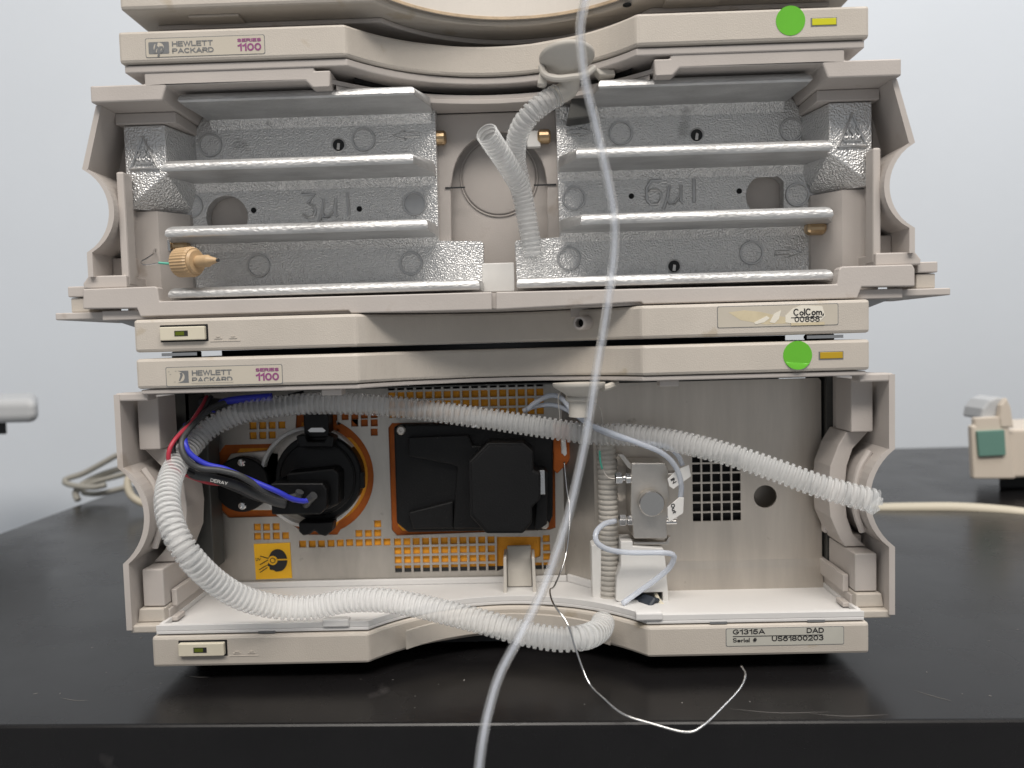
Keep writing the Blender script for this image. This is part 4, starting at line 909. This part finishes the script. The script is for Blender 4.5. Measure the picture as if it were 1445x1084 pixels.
lettering('lettering', 'Out', 'ink_black', g, 76.9, 18.3, -83.6, 2.0, 4.6, bold=0.22, rot=-75)

# lamp cables
def cable(name, pts, r, m, label):
    o = M().tube(spline(pts, 1.5), r, 12).build(name, m, smooth=True, angle=180)
    return tag(o, label, 'cable', 'lamp cables in the lower module')
cable('lamp_cable', [(-146.0, 38.0, -29.0), (-144.8, 28.0, -33.5), (-145.3, 16.0, -40.0), (-148.3, 6.0, -46.6), (-149.7, 3.0, -51.9), (-149.5, 4.0, -57.2), (-146.5, 9.0, -62.0), (-141.9, 22.0, -68.5), (-139.9, 42.0, -73.6)], 1.0, 'cable_red', 'red insulated wire at the left of the open detector')
cable('lamp_cable', [(-143.1, 36.0, -29.0), (-143.7, 27.0, -35.1), (-146.4, 14.0, -41.1), (-150.1, 10.0, -47.1), (-149.5, 8.0, -53.3), (-144.7, 8.0, -60.6), (-137.6, 20.0, -67.5), (-130.9, 28.0, -73.3), (-121.9, 31.0, -78.6), (-110.9, 31.0, -81.3)], 1.15, 'cable_black', 'black insulated wire twisted with the red wire')
cable('lamp_cable', [(-150.0, 22.0, -41.2), (-144.8, 9.0, -47.1), (-141.9, 7.0, -52.7), (-135.9, 9.0, -58.0), (-128.1, 12.0, -61.0), (-118.9, 15.0, -66.4), (-107.0, 18.0, -72.9), (-101.0, 22.0, -77.6), (-96.2, 26.0, -79.6), (-93.3, 28.0, -78.7)], 1.25, 'cable_blue', 'bright blue wire leading to the lamp connector')
cable('lamp_cable', [(-130.0, 40.0, -30.3), (-140.1, 30.0, -33.8), (-143.7, 17.0, -40.2), (-145.6, 8.0, -46.9), (-143.3, 5.0, -54.0), (-138.3, 7.0, -59.3), (-129.3, 10.0, -61.3), (-121.0, 12.0, -64.5), (-112.0, 18.0, -72.8), (-105.0, 24.0, -77.2), (-100.8, 28.0, -77.4)], 1.4, 'cable_grey', 'dark grey wire curving over the round black caps')
sh = cable('lamp_cable', [(-147.7, 12.0, -57.3), (-143.3, 12.0, -63.0), (-135.1, 14.0, -65.5), (-124.8, 17.0, -69.6), (-117.8, 22.0, -75.1), (-111.9, 28.0, -79.9), (-107.8, 32.0, -82.3)], 2.05, 'cable_grey', 'thick dark grey heat-shrink sleeve printed with white letters')
lettering('lettering', 'DERAY', 'tag_white', sh, -134.6, 10.2, -66.3, 1.5, 8.0, bold=0.03, rot=-14)
cable('lamp_cable', [(-99.4, 44.0, -30.7), (-119.5, 40.0, -34.1), (-136.4, 38.0, -33.5), (-150.4, 42.0, -32.8)], 3.3, 'cable_grey', 'thick dark grey cable tucked under the upper edge of the detector')
cable('lamp_cable', [(-113.1, 36.0, -29.8), (-126.3, 35.0, -30.4), (-136.2, 36.0, -31.6), (-144.4, 40.0, -35.6)], 1.9, 'cable_blue', 'dark blue wire tucked under the upper edge of the detector')
# beige finger-tight fitting hanging from the compartment
ft = thing('finger_tight_fitting', 'beige ribbed finger-tight fitting dangling before the left heat block', 'fitting', [(-138.3, 6.0, 28.6)][0])
ax = Vector((0.93, -0.33, -0.01)); o0 = Vector([(-143.1, 8.0, 33.3)][0])
prof = []
nr = 60
loops = []
u = ax.orthogonal().normalized(); w_ = ax.cross(u)
for t_, r_ in ((0, 5.6), (0.6, 6.3), (8.2, 6.5), (9.4, 5.9)):
    loops.append([o0 + ax*t_ + (u*math.cos(2*math.pi*k/nr) + w_*math.sin(2*math.pi*k/nr))*(r_ + (0.30 if k % 2 else 0)) for k in range(nr)])
M().loft(loops).build('ribbed_head', 'peek', ft)
prof2 = [(5.6, 9.4), (5.0, 10.6), (3.0, 10.7)] + [(2.5 + (0.22 if k % 2 else 0), 10.8 + k*0.45) for k in range(14)] + [(2.1, 17.6), (0.9, 21.5)]
M().lathe(prof2, o0, ax, 20).build('threaded_cone', 'peek', ft, smooth=True, angle=60)
M().lathe([(0.75, 21.3), (0.75, 22.4)], o0, ax, 10).build('tip', 'cable_grey', ft)
M().tube(spline([(-157.2, 31.0, 44.2), (-160.6, 28.0, 43.2), (-161.9, 25.0, 41.9), (-160.8, 21.0, 39.4), (-161.1, 16.0, 36.9), (-161.8, 12.0, 34.9), (-160.5, 10.0, 33.4), (-157.1, 9.0, 32.9), (-151.9, 9.0, 33.7)], 1.0), 0.34, 8).build('capillary', 'steel_polish', ft, smooth=True)
M().tube(spline([(-152.6, 9.0, 33.7), (-148.1, 9.0, 33.2), (-143.6, 9.0, 33.1)], 1.0), 0.55, 8).build('capillary_sleeve', 'teal_print', ft, smooth=True)

# ================================================================== THINGS BEHIND, ON THE BENCH
# cable coil at the left
def bench_cable(pts, r, m, label, group=None, name='coiled_cable'):
    o = M().tube(spline(pts, 4), r, 10).build(name, m, smooth=True, angle=180)
    return tag(o, label, 'cable', group)
GC = 'grey cables coiled behind the stack'
bench_cable([(-341.6, 440.0, -111.3), (-381.4, 436.0, -106.8), (-405.1, 432.0, -109.3), (-420.6, 430.0, -116.6), (-442.0, 428.0, -127.4), (-458.8, 424.0, -132.9), (-452.3, 420.0, -137.3), (-428.2, 418.0, -140.4), (-414.8, 420.0, -138.3)], 2.9, 'cable_putty', 'topmost loop of the grey cable coil left of the stack', GC)
bench_cable([(-349.6, 450.0, -121.5), (-391.0, 446.0, -122.1), (-421.6, 440.0, -128.5), (-441.9, 432.0, -136.9), (-449.3, 425.0, -145.6), (-444.6, 420.0, -153.4)], 3.2, 'cable_putty', 'middle strand of the grey cable coil left of the stack', GC)
bench_cable([(-345.5, 440.0, -128.9), (-383.5, 438.0, -126.2), (-411.2, 434.0, -132.2), (-435.0, 430.0, -138.2), (-444.5, 428.0, -146.3), (-427.4, 426.0, -148.5), (-400.1, 430.0, -143.4)], 2.8, 'cable_putty', 'lowest loop of the grey cable coil left of the stack', GC)
bench_cable([(-330.1, 380.0, -121.8), (-358.0, 376.0, -120.5), (-365.6, 372.0, -123.6), (-364.7, 368.0, -133.7), (-358.2, 366.0, -142.8), (-340.8, 364.0, -150.9)], 3.4, 'cable_beige', 'pale cable loop peeping past the lower left side panel', GC)
bench_cable([(275.7, 320.0, -159.5), (311.4, 312.0, -156.7), (342.1, 308.0, -155.9), (369.5, 304.0, -155.7), (394.1, 296.0, -156.3), (413.7, 286.0, -157.4), (438.1, 276.0, -160.9)], 5.3, 'cable_beige', 'thick cream cable lying across the bench right of the stack', None, 'bench_cable')

# pale grey ledge at the left edge of the picture
lg = thing('equipment_shelf', 'pale grey plastic ledge jutting in at the left edge', 'equipment', (-500, 400, -81.9))
M().pz([(-700, 380), (-456.0, 380), (-461.1, 392), (-531.5, 500), (-700, 500)], -70.3, -47.0).build('ledge', 'device_grey', lg, bevel=8, seg=5)
M().pz([(-640, 400), (-499.0, 400), (-533.8, 450), (-640, 450)], -82.5, -71.4).build('stem', 'rubber_dark', lg, bevel=1)
M().box(-660, -600, 440, 500, -905, -81.8).build('stand', 'rubber_dark', lg, bevel=2)

# cream device with a green display at the right edge
dv = thing('bench_device', 'cream bench instrument with a small green display at the right edge', 'device', (500, 380, -156))
YD = 360
dz = lambda y: 0
M().pz([(418.6, 362), (640, 362), (640, 440), (465.7, 440)], -142.2, -97.3).build('body', 'device_cream', dv, bevel=2.5, seg=3)
M().py([(411.7, -92.6), (414.9, -92.7), (414.8, -85.6), (442.6, -85.0), (445.2, -94.7), (449.3, -131.5), (451.9, -141.9), (413.9, -141.0)], 356, 363).build('display_head', 'device_cream', dv, bevel=1.5)
M().py([(415.1, -97.3), (439.6, -96.7), (441.0, -119.7), (417.1, -120.4)], 353, 357).build('display', 'lcd', dv, bevel=0.8)
M().py([(423.5, -87.7), (425.3, -78.1), (431.0, -70.5), (438.6, -67.5), (445.0, -68.9), (447.7, -88.3)], 362, 392).build('thumb_wheel', 'device_grey', dv, bevel=2)
M().py([(436.3, -86.4), (437.5, -74.8), (442.5, -67.9), (446.3, -77.0), (449.0, -95.0), (437.6, -94.8)], 355, 362).build('wheel_cheek', 'device_cream', dv, bevel=1.2)
M().pz([(451.6, 380), (640, 380), (640, 440), (490.1, 440)], -156, -143.8).build('base', 'rubber_dark', dv, bevel=2)

# ================================================================== DUST AND SCRATCHES ON THE BENCH
mat('dust', (0.20, 0.19, 0.18), 0.7)
dm = M()
for k in range(90):
    x = random.uniform(-330, 330); y = random.uniform(-34, 60) if k % 3 else random.uniform(-34, 300)
    if abs(x) < 150 and y > 5: continue
    a = random.uniform(0, math.pi); l = random.choice((0.25, 0.3, 0.4, 0.5, 0.9)); w0 = random.uniform(0.12, 0.3)
    c_, s_ = math.cos(a), math.sin(a)
    q4 = [(x + c_*u - s_*v, y + s_*u + c_*v) for u, v in ((-l, -w0), (l, -w0*0.6), (l*0.8, w0), (-l*0.9, w0*0.8))]
    dm.pz(q4, -156.17, -156.08)
dm = dm.build('dust_specks', 'dust')
dm['kind'] = 'stuff'; dm['label'] = 'pale dust specks scattered on the black bench top'; dm['category'] = 'dust'
sm = M()
for pts in ((-196, -12, -182, -15), (-150, 8, -138, 6), (120, -38, 150, -40), (170, -20, 180, -30), (-260, -30, -238, -36), (90, -33, 128, -37)):
    x0_, y0_, x1_, y1_ = pts
    P_ = spline([(x0_, y0_, -156.12), ((x0_ + x1_)/2 + random.uniform(-2, 2), (y0_ + y1_)/2 + random.uniform(-2, 2), -156.12), (x1_, y1_, -156.12)], 1.5)
    sm.tube(P_, [0.02 + 0.07*math.sin(math.pi*i/(len(P_) - 1)) for i in range(len(P_))], 5)
sm = sm.build('bench_scratches', 'dust')
sm['kind'] = 'stuff'; sm['label'] = 'thin pale scratches along the front of the bench top'; sm['category'] = 'scratches'
